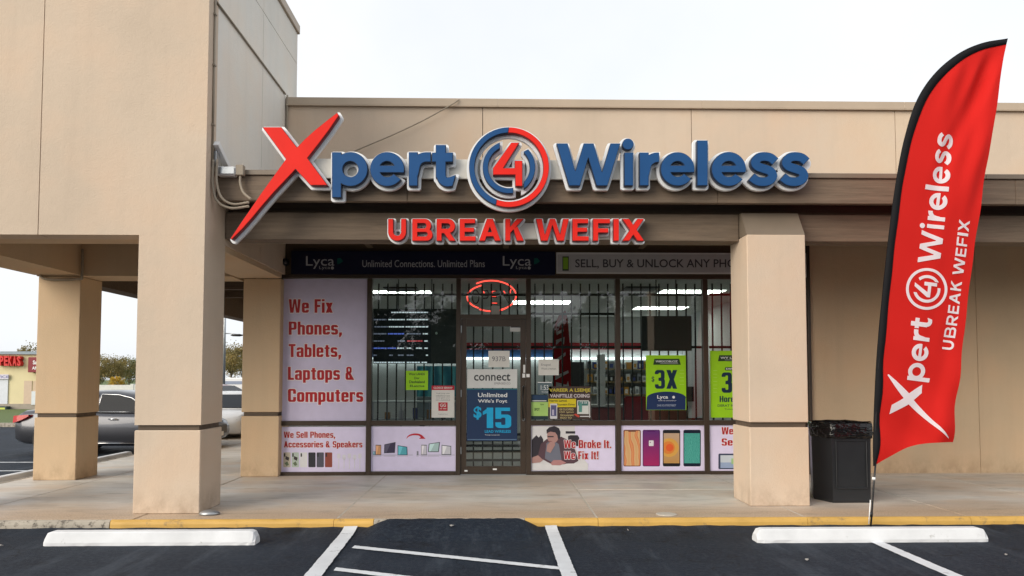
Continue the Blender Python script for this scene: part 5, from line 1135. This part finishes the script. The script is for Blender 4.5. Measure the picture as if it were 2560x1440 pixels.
# ================================================================== FEATHER FLAG OUTSIDE
YK = 7.80
outer = spline([(2184, 1165), (2184, 1080), (2192, 900), (2208, 720), (2226, 560), (2243, 440), (2262, 345), (2291, 254), (2334, 187), (2391, 137), (2452, 109), (2518, 97)], 7)
inner = spline([(2192, 1162), (2199, 1080), (2209, 900), (2225, 720), (2243, 560), (2260, 440), (2279, 352), (2309, 264), (2350, 201), (2403, 152), (2458, 124), (2515, 111)], 7)
right = spline([(2380, 1105), (2385, 1030), (2403, 900), (2424, 720), (2438, 610), (2452, 520), (2468, 410), (2480, 330), (2492, 255), (2502, 190), (2509, 145), (2516, 111)], 7)
def wave(px, py):
    t = (px * 0.90 + py * 0.43); e = np.clip((px - (2200 + (1160 - py) * 0.14)) / 190, 0, 1.2)
    edge = np.clip((px - (2330 + (1160 - py) * 0.135)) / 50.0, 0, 1); e = e * (1 - 0.8 * edge) * np.clip((py - 100) / 90.0, 0, 1)
    top = np.clip((620 - py) / 420, 0, 1); bot = np.clip((py - 820) / 280, 0, 1)
    fold = lambda x: np.abs(np.sin(x)) ** 1.6 * np.sign(np.sin(x))
    return 1.5 * (0.045 * fold(t / 19.0) * (0.12 + 1.0 * top) * e + 0.018 * np.sin(t / 8.3 + 1.0) * top * e + 0.065 * np.sin(t / 30.0 + 0.4) * (0.22 + 0.55 * bot) * e + 0.016 * np.sin((px * 0.5 - py * 0.8) / 19.0) * (0.2 + bot)
            + 0.012 * np.sin((px * 0.95 + py * 0.2) / 8.0) * (0.25 + top) * e)
def fpt(px, py, dy=0.0): a = P(px, py, YK); return (a[0], YK + float(wave(px, py)) + dy, a[2])
flg = empty('feather_flag', (P(2178, 1320, YK)[0], YK, 0), 'tall red feather flag with white lettering on a leaning pole by the kerb', 'flag')
cl = make_cloth('red_flag_cloth', (0.72, 0.022, 0.018), 0.34); wl = make_cloth('white_flag_print', (0.80, 0.74, 0.78), 0.2); bl = make_cloth('black_sleeve', (0.012, 0.012, 0.014), 0.05)
NU = 26; v, f = [], []
for a, b in zip(inner, right):
    for k in range(NU + 1):
        t = k / NU; p = a + (b - a) * t
        if a[1] > 1000:                 # lower hem curves up towards the free edge
            w_ = max(0.0, (a[1] - 1000) / 162.0) ** 1.3; p[1] -= 57 * w_ * ((1 - (1 - t) ** 2.6) - t)
        v.append(fpt(p[0], p[1]))
nr_ = len(inner)
for i in range(nr_ - 1):
    for k in range(NU): c = i * (NU + 1) + k; f.append((c, c + 1, c + NU + 2, c + NU + 1))
cloth_o = obj('cloth', v, f, cl, flg, True)
v, f = [], []
for a, b in zip(outer, inner):
    for t, dy in ((0, 0.012), (0, -0.012), (1, -0.006), (1, 0.006)):
        p = a + (b - a) * t; q_ = fpt(p[0], p[1]); v.append((q_[0], YK + (q_[1] - YK) * t + dy, q_[2]))
for i in range(len(outer) - 1):
    for k in range(4): c = 4 * i; f.append((c + k, c + (k + 1) % 4, c + 4 + (k + 1) % 4, c + 4 + k))
obj('sleeve', v, f, bl, flg, True)
pole_pts = [P(2176, 1327, YK), P(2179, 1290, YK), P(2184, 1215, YK), P(2189, 1160, YK)]
tube('pole', pole_pts, 0.010, M['black'], flg); tube('pole', [P(p[0] + 4, p[1], YK) for p in outer[::6]], 0.009, M['black'], flg)
tube('pole_joint', [P(2176.5, 1292, YK), P(2178, 1280, YK)], 0.02, M['black'], flg, 10); tube('pole_joint', [P(2184, 1200, YK), P(2185, 1193, YK)], 0.018, M['white'], flg, 10); tube('pole_brace', [P(2172, 1310, YK - 0.02), P(2176, 1250, YK - 0.02)], 0.006, M['white'], flg)
a = P(2176, 1327, YK); box('ground_stake', a[0] - 0.11, a[0] + 0.11, YK - 0.08, YK + 0.08, 0.001, 0.02, M['black'], flg, 0.004)
ax = np.array((0.122, -0.993)); cx_ = np.array((0.993, 0.122))
def on_flag(name, sdf, bb, h, org, src, s, parent=cloth_o):
    me = fill_mesh(trace(sdf, bb, h), 0); bm = bmesh.new(); bm.from_mesh(me); bmesh.ops.remove_doubles(bm, verts=bm.verts[:], dist=1e-4)
    bmesh.ops.triangulate(bm, faces=bm.faces[:])
    for _ in range(3):
        es = [e for e in bm.edges if e.calc_length() > 14]
        if not es: break
        bmesh.ops.subdivide_edges(bm, edges=es, cuts=1); bmesh.ops.triangulate(bm, faces=bm.faces[:])
    for q_ in bm.verts:
        p = np.array(org) + ax * (q_.co.x - src[0]) * s + cx_ * (q_.co.y - src[1]) * s; q_.co = fpt(p[0], p[1], -0.006)
    bmesh.ops.recalc_face_normals(bm, faces=bm.faces[:])
    return bm_obj(name, bm, wl, parent)
O1, S1 = (2293, 929), (875.6, 422.5)
on_flag('letter', off(X_LETTER, -1.0), (572, 276, 856, 606), 1.1, O1, S1, 0.523)
for n, fn in BLUE.items(): on_flag('letter', off(fn, -2.0), BLUE_BB[n], 0.9, O1, S1, 0.523)
for fn in (off(s_ring(*RC, 100.2, 86), -0.5), ARC_L, ARC_R, off(FOUR, -1.0)): on_flag('emblem', fn, bb4, 1.0, O1, S1, 0.523)
for c, a, b in CAPS: on_flag('letter', caps(c, a, b, *CAP_Y, 10.5), (a - 1, CAP_Y[0] - 1, b + 1, CAP_Y[1] + 1), 0.8, (2371, 874), (970, 574), 0.508)

# ================================================================== LEFT BACKGROUND
BGB = 36.0
bb = empty('snack_kiosk', P(20, 1030, BGB), 'low cream kiosk building with red raised letters beyond the car park', 'building')
crm = plain('cream_wall', (0.66, 0.58, 0.36), 0.8, 0, 0.06, 1.0)
a = P(-500, 1040, BGB); b = P(112, 886, BGB); zt = b[2]
box('wall', a[0], b[0], BGB, BGB + 1.5, 0.35, zt, crm, bb)
box('plinth', a[0] - 0.02, b[0] + 0.02, BGB - 0.06, BGB + 1.52, 0, 0.35, plain('kiosk_plinth', (0.33, 0.29, 0.24), 0.8), bb)
rf_ = box('roof', a[0] - 0.1, b[0] + 0.15, BGB - 0.15, BGB + 1.6, zt + 0.001, zt + 0.14, plain('roof_edge', (0.22, 0.27, 0.32), 0.5, 0.2), bb)
px_box('shutter', -90, 946, 22, 1013, BGB - 0.05, BGB - 0.004, ink((0.62, 0.65, 0.72)), bb, BGB)
px_box('service_window', 59, 952, 81, 1020, BGB - 0.03, BGB - 0.004, ink((0.55, 0.42, 0.32)), bb, BGB); px_box('service_window', 82, 952, 104, 1008, BGB - 0.03, BGB - 0.004, ink((0.56, 0.42, 0.30)), bb, BGB)
mn = px_box('menu_board', -90, 936, 25, 948, BGB - 0.12, BGB - 0.055, ink((0.60, 0.58, 0.68)), bb, BGB); tx(mn, BGB - 0.12, 'SERVICE', (-30, 939, 22, 945), ink((0.1, 0.1, 0.3)), 1, 0.02)
px_box('notice_frame', 81, 978, 93, 1012, BGB - 0.1, BGB - 0.035, ink((0.62, 0.66, 0.70)), bb, BGB)
ad = px_box('counter_board', -60, 1016, 16, 1048, BGB - 0.4, BGB - 0.1, ink((0.02, 0.05, 0.05)), bb, BGB - 0.4); pr(ad, BGB - 0.4, rc(-30, 1019, 12, 1035), ink((0.55, 0.62, 0.12)), 1); pr(ad, BGB - 0.4, rc(-60, 1040, 10, 1048), ink((0.02, 0.06, 0.25)), 1)
ks = empty('kiosk_sign', P(25, 915, BGB - 0.2), 'red raised letters reading OPEKAS on the cream kiosk', 'sign')
rdl = ink((0.60, 0.02, 0.02)); 
def kiosk_letters(s, x0, x1, y0, y1):
    n = len(s); w_ = (x1 - x0) / n
    for k, ch in enumerate(s):
        cu = bpy.data.curves.new('t', 'FONT'); cu.body = ch; cu.size = 1; cu.offset = 0.04; cu.extrude = 0.5; cu.resolution_u = 2
        o = bpy.data.objects.new('t', cu); me = bpy.data.meshes.new_from_object(o); bpy.data.objects.remove(o); co = mesh_co(me); lo, hi = co.min(0), co.max(0)
        px = x0 + k * w_ + (co[:, 0] - lo[0]) / (hi[0] - lo[0]) * w_ * 0.86; py = y1 - (co[:, 1] - lo[1]) / (hi[1] - lo[1]) * (y1 - y0) + (px - x0) * 0.02
        X, Z = plane_map(px, py, BGB - 0.25); me.vertices.foreach_set('co', np.stack([X, BGB - 0.13 - co[:, 2] * 0.24, Z], 1).ravel()); obj('letter', None, None, rdl, ks, False, me)
kiosk_letters('OPEKAS', -12, 53, 889, 914)
mb = px_box('sign_box', 69, 893, 122, 931, BGB - 0.35, BGB - 0.005, ink((0.22, 0.018, 0.03)), None, BGB - 0.35, 0.02); tag(mb, 'maroon sign box with white words on the kiosk corner', 'sign')
tx(mb, BGB - 0.35, 'Save', (82, 901, 104, 911), pwt, 1, 0.03); tx(mb, BGB - 0.35, 'AMERICA', (80, 916, 122, 924), pwt, 1, 0.03)
tag(box('grass_verge', -26.0, -14.5, 24.6, 35.8, -0.02, 0.10, M['grass'], None), kind='structure')
tag(box('verge_kerb', -26.0, -14.35, 24.45, 24.595, -0.02, 0.13, M['kerb_grey'], None), kind='structure')
# cars
def car(loc, heading, paint, label, Hs=1.0, suv=False):
    c_ = empty('parked_car', (0, 0, 0), label, 'car', 'cars parked beside the shop'); pm = paint; dk = M['black']
    gl = plain('car_glass', (0.008, 0.011, 0.017), 0.12, 0, 0.1, 2, 0, 0.12); ch = plain('chrome', (0.75, 0.76, 0.78), 0.15, 1.0)
    L = 4.62; W = 0.90; k = Hs
    if suv: prof = [(0.0, .42, .70, .70), (.06, .34, .95, .82), (.3, .28, 1.04, .89), (1.0, .26, 1.05, .91), (2.2, .26, 1.04, .92), (3.2, .26, 1.03, .92), (3.9, .28, 1.0, .90), (4.35, .32, .92, .85), (4.55, .36, .82, .74), (4.62, .42, .70, .62)]
    else: prof = [(0.0, .40, .66, .70), (.05, .30, .88, .80), (.25, .25, .98, .86), (.7, .22, 1.0, .89), (1.4, .20, .96, .91), (2.4, .20, .93, .92), (3.2, .20, .93, .92), (3.7, .21, .90, .90), (4.2, .23, .80, .86), (4.5, .28, .70, .76), (4.62, .36, .60, .60)]
    rings = []
    for x, z0, z1, w in prof:
        h = [(w * .84, z0), (w * .97, z0 + .07), (w, z0 + (z1 - z0) * .45), (w * .985, z1 - (z1 - z0) * .18), (w * .93, z1 - .02), (w * .80, z1 + .012), (w * .4, z1 + .03)]
        rings.append([(x, y, z * k) for y, z in h] + [(x, -y, z * k) for y, z in h[::-1]])
    loft('body', rings, pm, c_, True)
    if suv: cb = [(.12, 1.03, .84, .80), (.30, 1.50, .83, .66), (.9, 1.60, .84, .67), (1.9, 1.62, .85, .68), (2.5, 1.58, .85, .67), (3.45, 1.03, .84, .78)]
    else: cb = [(.55, .97, .80, .74), (1.20, 1.33, .83, .62), (1.75, 1.42, .84, .63), (2.3, 1.42, .84, .64), (2.75, 1.36, .84, .63), (3.62, .92, .82, .74)]
    zb = .93 if not suv else 1.02; rings = []
    for x, zt_, wb, wt in cb:
        h = [(wb, zb - .03), (wt + .02, max(zb, zt_ - .06)), (wt * .9, max(zb + .005, zt_ - .01)), (wt * .4, max(zb + .01, zt_ + .012))]
        rings.append([(x, y, z * k) for y, z in h] + [(x, -y, z * k) for y, z in h[::-1]])
    loft('cabin', rings, pm, c_, True)
    zt2 = 1.42 if not suv else 1.6
    if not suv:
        obj('windscreen', [(3.60, -.72, .975 * k), (3.60, .72, .975 * k), (2.86, .56, 1.345 * k), (2.86, -.56, 1.345 * k), (3.56, -.72, .93 * k), (3.56, .72, .93 * k), (2.82, .56, 1.31 * k), (2.82, -.56, 1.31 * k)], [(0, 1, 2, 3), (7, 6, 5, 4), (0, 4, 5, 1), (1, 5, 6, 2), (2, 6, 7, 3), (3, 7, 4, 0)], gl, c_)
        obj('rear_window', [(.58, .64, 1.01 * k), (.58, -.64, 1.01 * k), (1.12, -.55, 1.32 * k), (1.12, .55, 1.32 * k), (.62, .64, .97 * k), (.62, -.64, .97 * k), (1.16, -.55, 1.28 * k), (1.16, .55, 1.28 * k)], [(0, 1, 2, 3), (7, 6, 5, 4), (0, 4, 5, 1), (1, 5, 6, 2), (2, 6, 7, 3), (3, 7, 4, 0)], gl, c_)
    def yat(z): t = (z - zb) / (zt2 - .06 - zb); return .843 + (.655 - .843) * t + .012
    if suv: wins = [[(.35, 1.08), (1.2, 1.07), (1.2, 1.50), (.55, 1.46)], [(1.26, 1.07), (2.2, 1.07), (2.1, 1.51), (1.26, 1.50)], [(2.26, 1.07), (3.2, 1.07), (2.62, 1.47), (2.2, 1.51)]]
    else: wins = [[(1.02, .985), (1.95, .965), (1.95, 1.345), (1.42, 1.30)], [(2.03, .965), (3.28, .955), (2.78, 1.26), (2.45, 1.335), (2.03, 1.35)]]
    for s in (-1, 1):
        for w_ in wins:
            vs = [(x, s * yat(z), z * k) for x, z in w_]; o = obj('side_window', vs + [(x, y - s * .03, z) for x, y, z in vs], [tuple(range(len(vs))) if s < 0 else tuple(range(len(vs)))[::-1]] + [tuple(range(2 * len(vs) - 1, len(vs) - 1, -1))] + [(i, (i + 1) % len(vs), len(vs) + (i + 1) % len(vs), len(vs) + i) for i in range(len(vs))], gl, c_)
            tube('window_trim', [(x, s * (yat(z) + .004), z * k) for x, z in w_ + w_[:1]], .009, ch, o, 5)
        tube('sill_trim', [(1.1, s * .905, .27 * k), (3.35, s * .905, .27 * k)], .011, ch, c_, 5)
        for x in ((1.35, 2.35) if not suv else (1.5, 2.4)):
            tube('door_handle', [(x, s * .935, .80 * k), (x + .09, s * .955, .805 * k), (x + .2, s * .94, .80 * k)], .014, ch, c_, 6)
        for x in ((1.08, 1.99, 3.15)): tube('door_gap', [(x, s * .913, .33 * k), (x, s * .921, .6 * k), (x + .01, s * .908, .88 * k)], .006, dk, c_, 4)
        for x in (.92, 3.72):
            rr_ = .33 if not suv else .37
            tube('wheel_arch', [(x, s * .70, rr_ + .01), (x, s * .913, rr_ + .01)], rr_ + .05, M['rubber'], c_, 24, False)
            wh = tube('wheel', [(x, s * .72, rr_), (x, s * .92, rr_)], rr_, M['rubber'], c_, 28, False)
            tube('rim', [(x, s * .90, rr_), (x, s * .928, rr_)], rr_ * .66, M['grey_metal'], wh, 20, False)
            for q_ in range(5): tube('spoke', [(x, s * .93, rr_), (x + rr_ * .6 * math.cos(q_ * 1.257), s * .93, rr_ + rr_ * .6 * math.sin(q_ * 1.257))], .026, ch, wh, 5)
        mz = 1.02 if not suv else 1.14
        loft('mirror', [[(3.02 + dx, s * (.90 + .10 * (1 + .8 * math.cos(t))), (mz + .06 * math.sin(t)) * k) for t in [R(36 * i) for i in range(10)]] for dx in (0, .1)], pm if suv else dk, c_)
        tl = [[(-.035, .50, .74), (-.03, .50, .86)], [(-.03, .72, .72), (-.02, .72, .87)], [(.02, .845, .72), (.03, .835, .875)], [(.14, .895, .745), (.15, .885, .885)], [(.30, .915, .80), (.30, .905, .895)], [(.44, .925, .87), (.44, .92, .90)]]
        o_ = [(x, s * y, z * k) for q_ in tl for x, y, z in q_]; i_ = [(x + .06, s * (y - .06), z * k) for q_ in tl for x, y, z in q_]
        fs_ = [(2 * i, 2 * i + 2, 2 * i + 3, 2 * i + 1) for i in range(5)] + [(12 + 2 * i, 12 + 2 * i + 1, 12 + 2 * i + 3, 12 + 2 * i + 2) for i in range(5)] + [(2 * i, 12 + 2 * i, 14 + 2 * i, 2 * i + 2) for i in range(5)] + [(2 * i + 1, 2 * i + 3, 15 + 2 * i, 13 + 2 * i) for i in range(5)]
        obj('tail_light', o_ + i_, fs_, ink((0.45, 0.02, 0.02), 0.15), c_)
        hl = [(4.53, .66, .62), (4.30, .83, .66), (4.05, .885, .76), (4.10, .86, .80), (4.35, .76, .72), (4.52, .62, .68)]
        obj('headlight', [(x + .012, s * (y + .012), (z + (.14 if suv else 0)) * k) for x, y, z in hl], [tuple(range(6)) if s < 0 else tuple(range(6))[::-1]], plain('headlight_lens', (0.55, 0.58, 0.6), 0.1, 0.3), c_)
    box('grille', 4.52, 4.635, -.42, .42, .40 * k, .62 * k, dk, c_, .02); box('licence_plate', 4.63, 4.645, -.16, .16, .36 * k, .46 * k, M['white'], c_)
    if suv: box('lower_grille', 4.40, 4.60, -.62, .62, .36, .44, dk, c_, .02)
    c_.location = loc; c_.rotation_euler = (0, 0, heading)
    return c_
dkm = plain('grey_car_paint', (0.075, 0.078, 0.092), 0.28, 0.55, 0.04, 2, 0, 0.5, 0.6)
x0 = P(25, 1080, 15.5)[0]
car((x0, 16.35, 0), 0.0, dkm, 'dark grey sedan parked behind the left pillars', 0.93).scale = (0.86, 0.95, 1)
car((-7.75, 22.6, 0), R(-80), plain('white_car_paint', (0.70, 0.71, 0.73), 0.25, 0, 0.03, 2, 0, 0.5, 0.6), 'white car glimpsed between the tower pillar and the shop corner', 0.86)
car((-13.6, 31.0, 0), R(-20), plain('maroon_car_paint', (0.16, 0.015, 0.03), 0.25, 0.2, 0.03, 2, 0, 0.5, 0.6), 'maroon car behind the white car', 0.95)
# far wall, trailer, lamp post
wl_ = empty('boundary_wall', (-36, 60, 0), 'long white boundary wall behind the parked sedan', 'wall')
for k in range(9): box('wall_panel', -60 + 4.4 * k + .02, -60 + 4.4 * (k + 1), 60, 60.25, 0, 1.02, plain('white_wall', (0.62, 0.62, 0.60), 0.7) if k == 0 else bpy.data.materials['white_wall'], wl_)
for k in range(10): box('post', -60.1 + 4.4 * k, -59.86 + 4.4 * k, 59.95, 60.3, 0, 1.1, bpy.data.materials['white_wall'], wl_)
tr_ = empty('white_trailer', (-17.5, 48, 0), 'white trailer with grey stripe far behind the white car', 'trailer')
box('box_body', -21.5, -15.2, 48, 50.3, .80, 1.60, M['white'], tr_, .05); box('stripe', -21.4, -15.3, 47.985, 47.998, 1.18, 1.38, ink((0.28, 0.32, 0.42)), tr_)
for x in (-20.3, -19.5, -16.5): tube('wheel', [(x, 48.02, .3), (x, 48.25, .3)], .3, M['rubber'], tr_, 16, False)
lpx = P(558.5, 980, 40.0)[0]
lpost = empty('lamp_post', (lpx, 40, 0), 'tall slim grey lamp post between the tower pillar and the shop corner', 'lamp post')
tube('post', [(lpx, 40, 0), (lpx, 40, 4), (lpx, 40, 9)], [.09, .075, .05], M['grey_metal'], lpost, 10)
a = P(592, 838, 39.6); tube('arm', [(lpx, 40, a[2] + .12), (lpx + .4, 39.8, a[2] + .10), (a[0], 39.6, a[2] + .04)], .03, M['grey_metal'], lpost)
loft('lamp_head', [[(a[0] + dx, 39.6 + w_ * math.cos(t), a[2] + .5 * w_ * math.sin(t)) for t in [R(45 * i) for i in range(8)]] for dx, w_ in ((-.32, .04), (-.2, .12), (.15, .14), (.34, .05))], M['black_metal'], lpost)
tube('base', [(lpx, 40, 0), (lpx, 40, .3)], .16, M['kerb_grey'], lpost, 12)

# ================================================================== TREES
bark = plain('bark', (0.10, 0.075, 0.055), 0.9, 0, 0.3, 8, 0.4)
def leaves(name, c):
    m, nt, b = _mat(name); n = _noise(nt, 0.9, 4)
    c1 = _ramp(nt, n, [(0.3, sc(c, 0.55)), (0.55, c), (0.75, (c[0] * 1.7, c[1] * 1.35, c[2] * 1.1))])
    nt.links.new(c1, b.inputs['Base Color']); b.inputs['Roughness'].default_value = 0.6
    t = nt.nodes.new('ShaderNodeBsdfTranslucent'); nt.links.new(c1, t.inputs[0]); mx = nt.nodes.new('ShaderNodeMixShader'); mx.inputs[0].default_value = 0.3
    nt.links.new(b.outputs[0], mx.inputs[1]); nt.links.new(t.outputs[0], mx.inputs[2]); nt.links.new(mx.outputs[0], nt.nodes['Material Output'].inputs[0]); return m
LG = leaves('leaves_green', (0.12, 0.145, 0.05)); LO = leaves('leaves_olive', (0.25, 0.20, 0.07)); LD = leaves('leaves_dark', (0.045, 0.06, 0.022)); LY = leaves('leaves_yellow', (0.50, 0.33, 0.03))
def tree(name, x, y, h, r, label, mat, seed, n=3600, leaf=0.22, trunk=True, cz=0.62, flat=0.75, group='trees beyond the car park'):
    rnd = random.Random(seed); t_ = empty(name, (x, y, 0), label, 'tree' if trunk else 'shrub', group); limbs = []
    bm = bmesh.new(); th = h * 0.38
    if trunk: bm_tube(bm, [(x, y, 0), (x + .05 * h * rnd.uniform(-.3, .3), y, th * .5), (x, y, th)], [.045 * h * .6, .035 * h * .6, .028 * h * .6], 8)
    for k in range(9):
        a = rnd.uniform(0, 6.283); e = rnd.uniform(.25, 1.2); L = r * rnd.uniform(.6, 1.0); tip = Vector((x + L * math.cos(a) * math.cos(e), y + L * math.sin(a) * math.cos(e), th + (h - th) * rnd.uniform(.3, .85)))
        s = Vector((x, y, th * rnd.uniform(.7, 1.0))); mid = s.lerp(tip, .5) + Vector((rnd.uniform(-.1, .1) * r, rnd.uniform(-.1, .1) * r, .08 * h)); bm_tube(bm, [s, mid, tip], [.016 * h * .6, .010 * h * .6, .004 * h * .6], 5); limbs.append(tip)
    bm_obj('trunk' if trunk else 'stems', bm, bark, t_, True)
    cl_ = []
    for k in range(26):
        while True:
            p = Vector((rnd.uniform(-1, 1), rnd.uniform(-1, 1), rnd.uniform(-1, 1)))
            if .25 < p.length < 1: break
        cl_.append((Vector((x + p.x * r * .85, y + p.y * r * .85, h * cz + p.z * h * (1 - cz) * .92)), r * rnd.uniform(.18, .40)))
    for tip in limbs: cl_.append((tip, r * rnd.uniform(.2, .3)))
    v, f = [], []
    for k in range(n):
        c, cr = rnd.choice(cl_)
        while True:
            p = Vector((rnd.gauss(0, .5), rnd.gauss(0, .5), rnd.gauss(0, .45)))
            if p.length < 1.25: break
        p = c + p * cr; p.z = max(p.z, 0.15)
        n1 = Vector((rnd.uniform(-1, 1), rnd.uniform(-1, 1), rnd.uniform(-.3, 1))).normalized(); u = n1.orthogonal().normalized(); w_ = n1.cross(u); s = leaf * rnd.uniform(.5, 1.2); b_ = len(v)
        v += [p - u * s * .5, p + w_ * s * .28, p + u * s * .5, p - w_ * s * .28]; f.append((b_, b_ + 1, b_ + 2, b_ + 3))
    obj('crown', v, f, mat, t_)
    return t_
def far(px, Y): return P(px, 940, Y)[0]
tree('broadleaf_tree', far(283, 105), 105, 4.6, 2.9, 'olive rounded tree above the white wall beside the rear pillar', LO, 1, 6000, .22)
tree('broadleaf_tree', far(322, 112), 112, 4.4, 2.6, 'dark green tree right of the olive tree', LG, 2, 6000, .22)
tree('broadleaf_tree', far(246, 112), 112, 3.6, 2.2, 'small green tree left of the olive tree', LG, 3, 4500, .22)
tree('broadleaf_tree', far(366, 112), 112, 4.3, 2.8, 'green tree half hidden by the front tower pillar', LG, 4, 4500, .22)
tree('broadleaf_tree', far(578, 78), 78, 5.3, 2.6, 'loose olive tree between the lamp post and shop corner', LO, 5, 5000, .20)
tree('broadleaf_tree', far(606, 84), 84, 5.0, 2.4, 'olive tree beside the shop corner pillar', LO, 6, 5000, .20)
tree('broadleaf_tree', far(84, 70), 70, 4.6, 2.0, 'tree top rising behind the cream kiosk roof', LO, 7, 4000, .18)
tree('shrub', far(292, 64), 64, 1.75, .75, 'yellow flowering shrub above the white wall', LY, 8, 1200, .14, False, .7, group=None)
# the trees across the lot that the shop windows mirror
for k, (x, y, h, r) in enumerate(((-9.5, -31, 8.5, 3.8), (-4.2, -34, 8.0, 3.4), (-0.2, -30, 8.6, 3.4), (4.4, -37, 6.4, 2.4), (8.8, -31, 8.4, 3.8), (13.6, -33, 9.0, 4.2), (19.5, -30, 8.0, 3.6), (-15.5, -33, 8.0, 3.6))):
    tree('broadleaf_tree', x, y, h, r, 'dark tree across the car park mirrored in the shop windows', LD, 30 + k, 5200, .40, True, .58, group='trees mirrored in the shop windows')
hd = tag(empty('hedge', (0, -41, 0), 'tall dark hedge added out of view to darken the low window reflections', 'hedge')); rnd = random.Random(77); v, f = [], []  # unseen hedge added behind the camera to darken what the glass mirrors
for k in range(14000):
    p = Vector((rnd.uniform(-40, 40), -41 + rnd.uniform(-.7, .7), rnd.uniform(0, 4.3 + .5 * math.sin(k * .37) + .4 * math.sin(k * 1.7)))); n1 = Vector((rnd.uniform(-1, 1), rnd.uniform(-1, 1), rnd.uniform(-.3, 1))).normalized(); u = n1.orthogonal().normalized(); w_ = n1.cross(u); s = .5 * rnd.uniform(.5, 1.2); b_ = len(v)
    v += [p - u * s * .5, p + w_ * s * .28, p + u * s * .5, p - w_ * s * .28]; f.append((b_, b_ + 1, b_ + 2, b_ + 3))
obj('foliage', v, f, LD, hd); box('stems', -40, 40, -41.4, -40.6, 0, 4.0, plain('hedge_core', (0.02, 0.03, 0.012), 0.9, 0, 0.4, 3), hd)
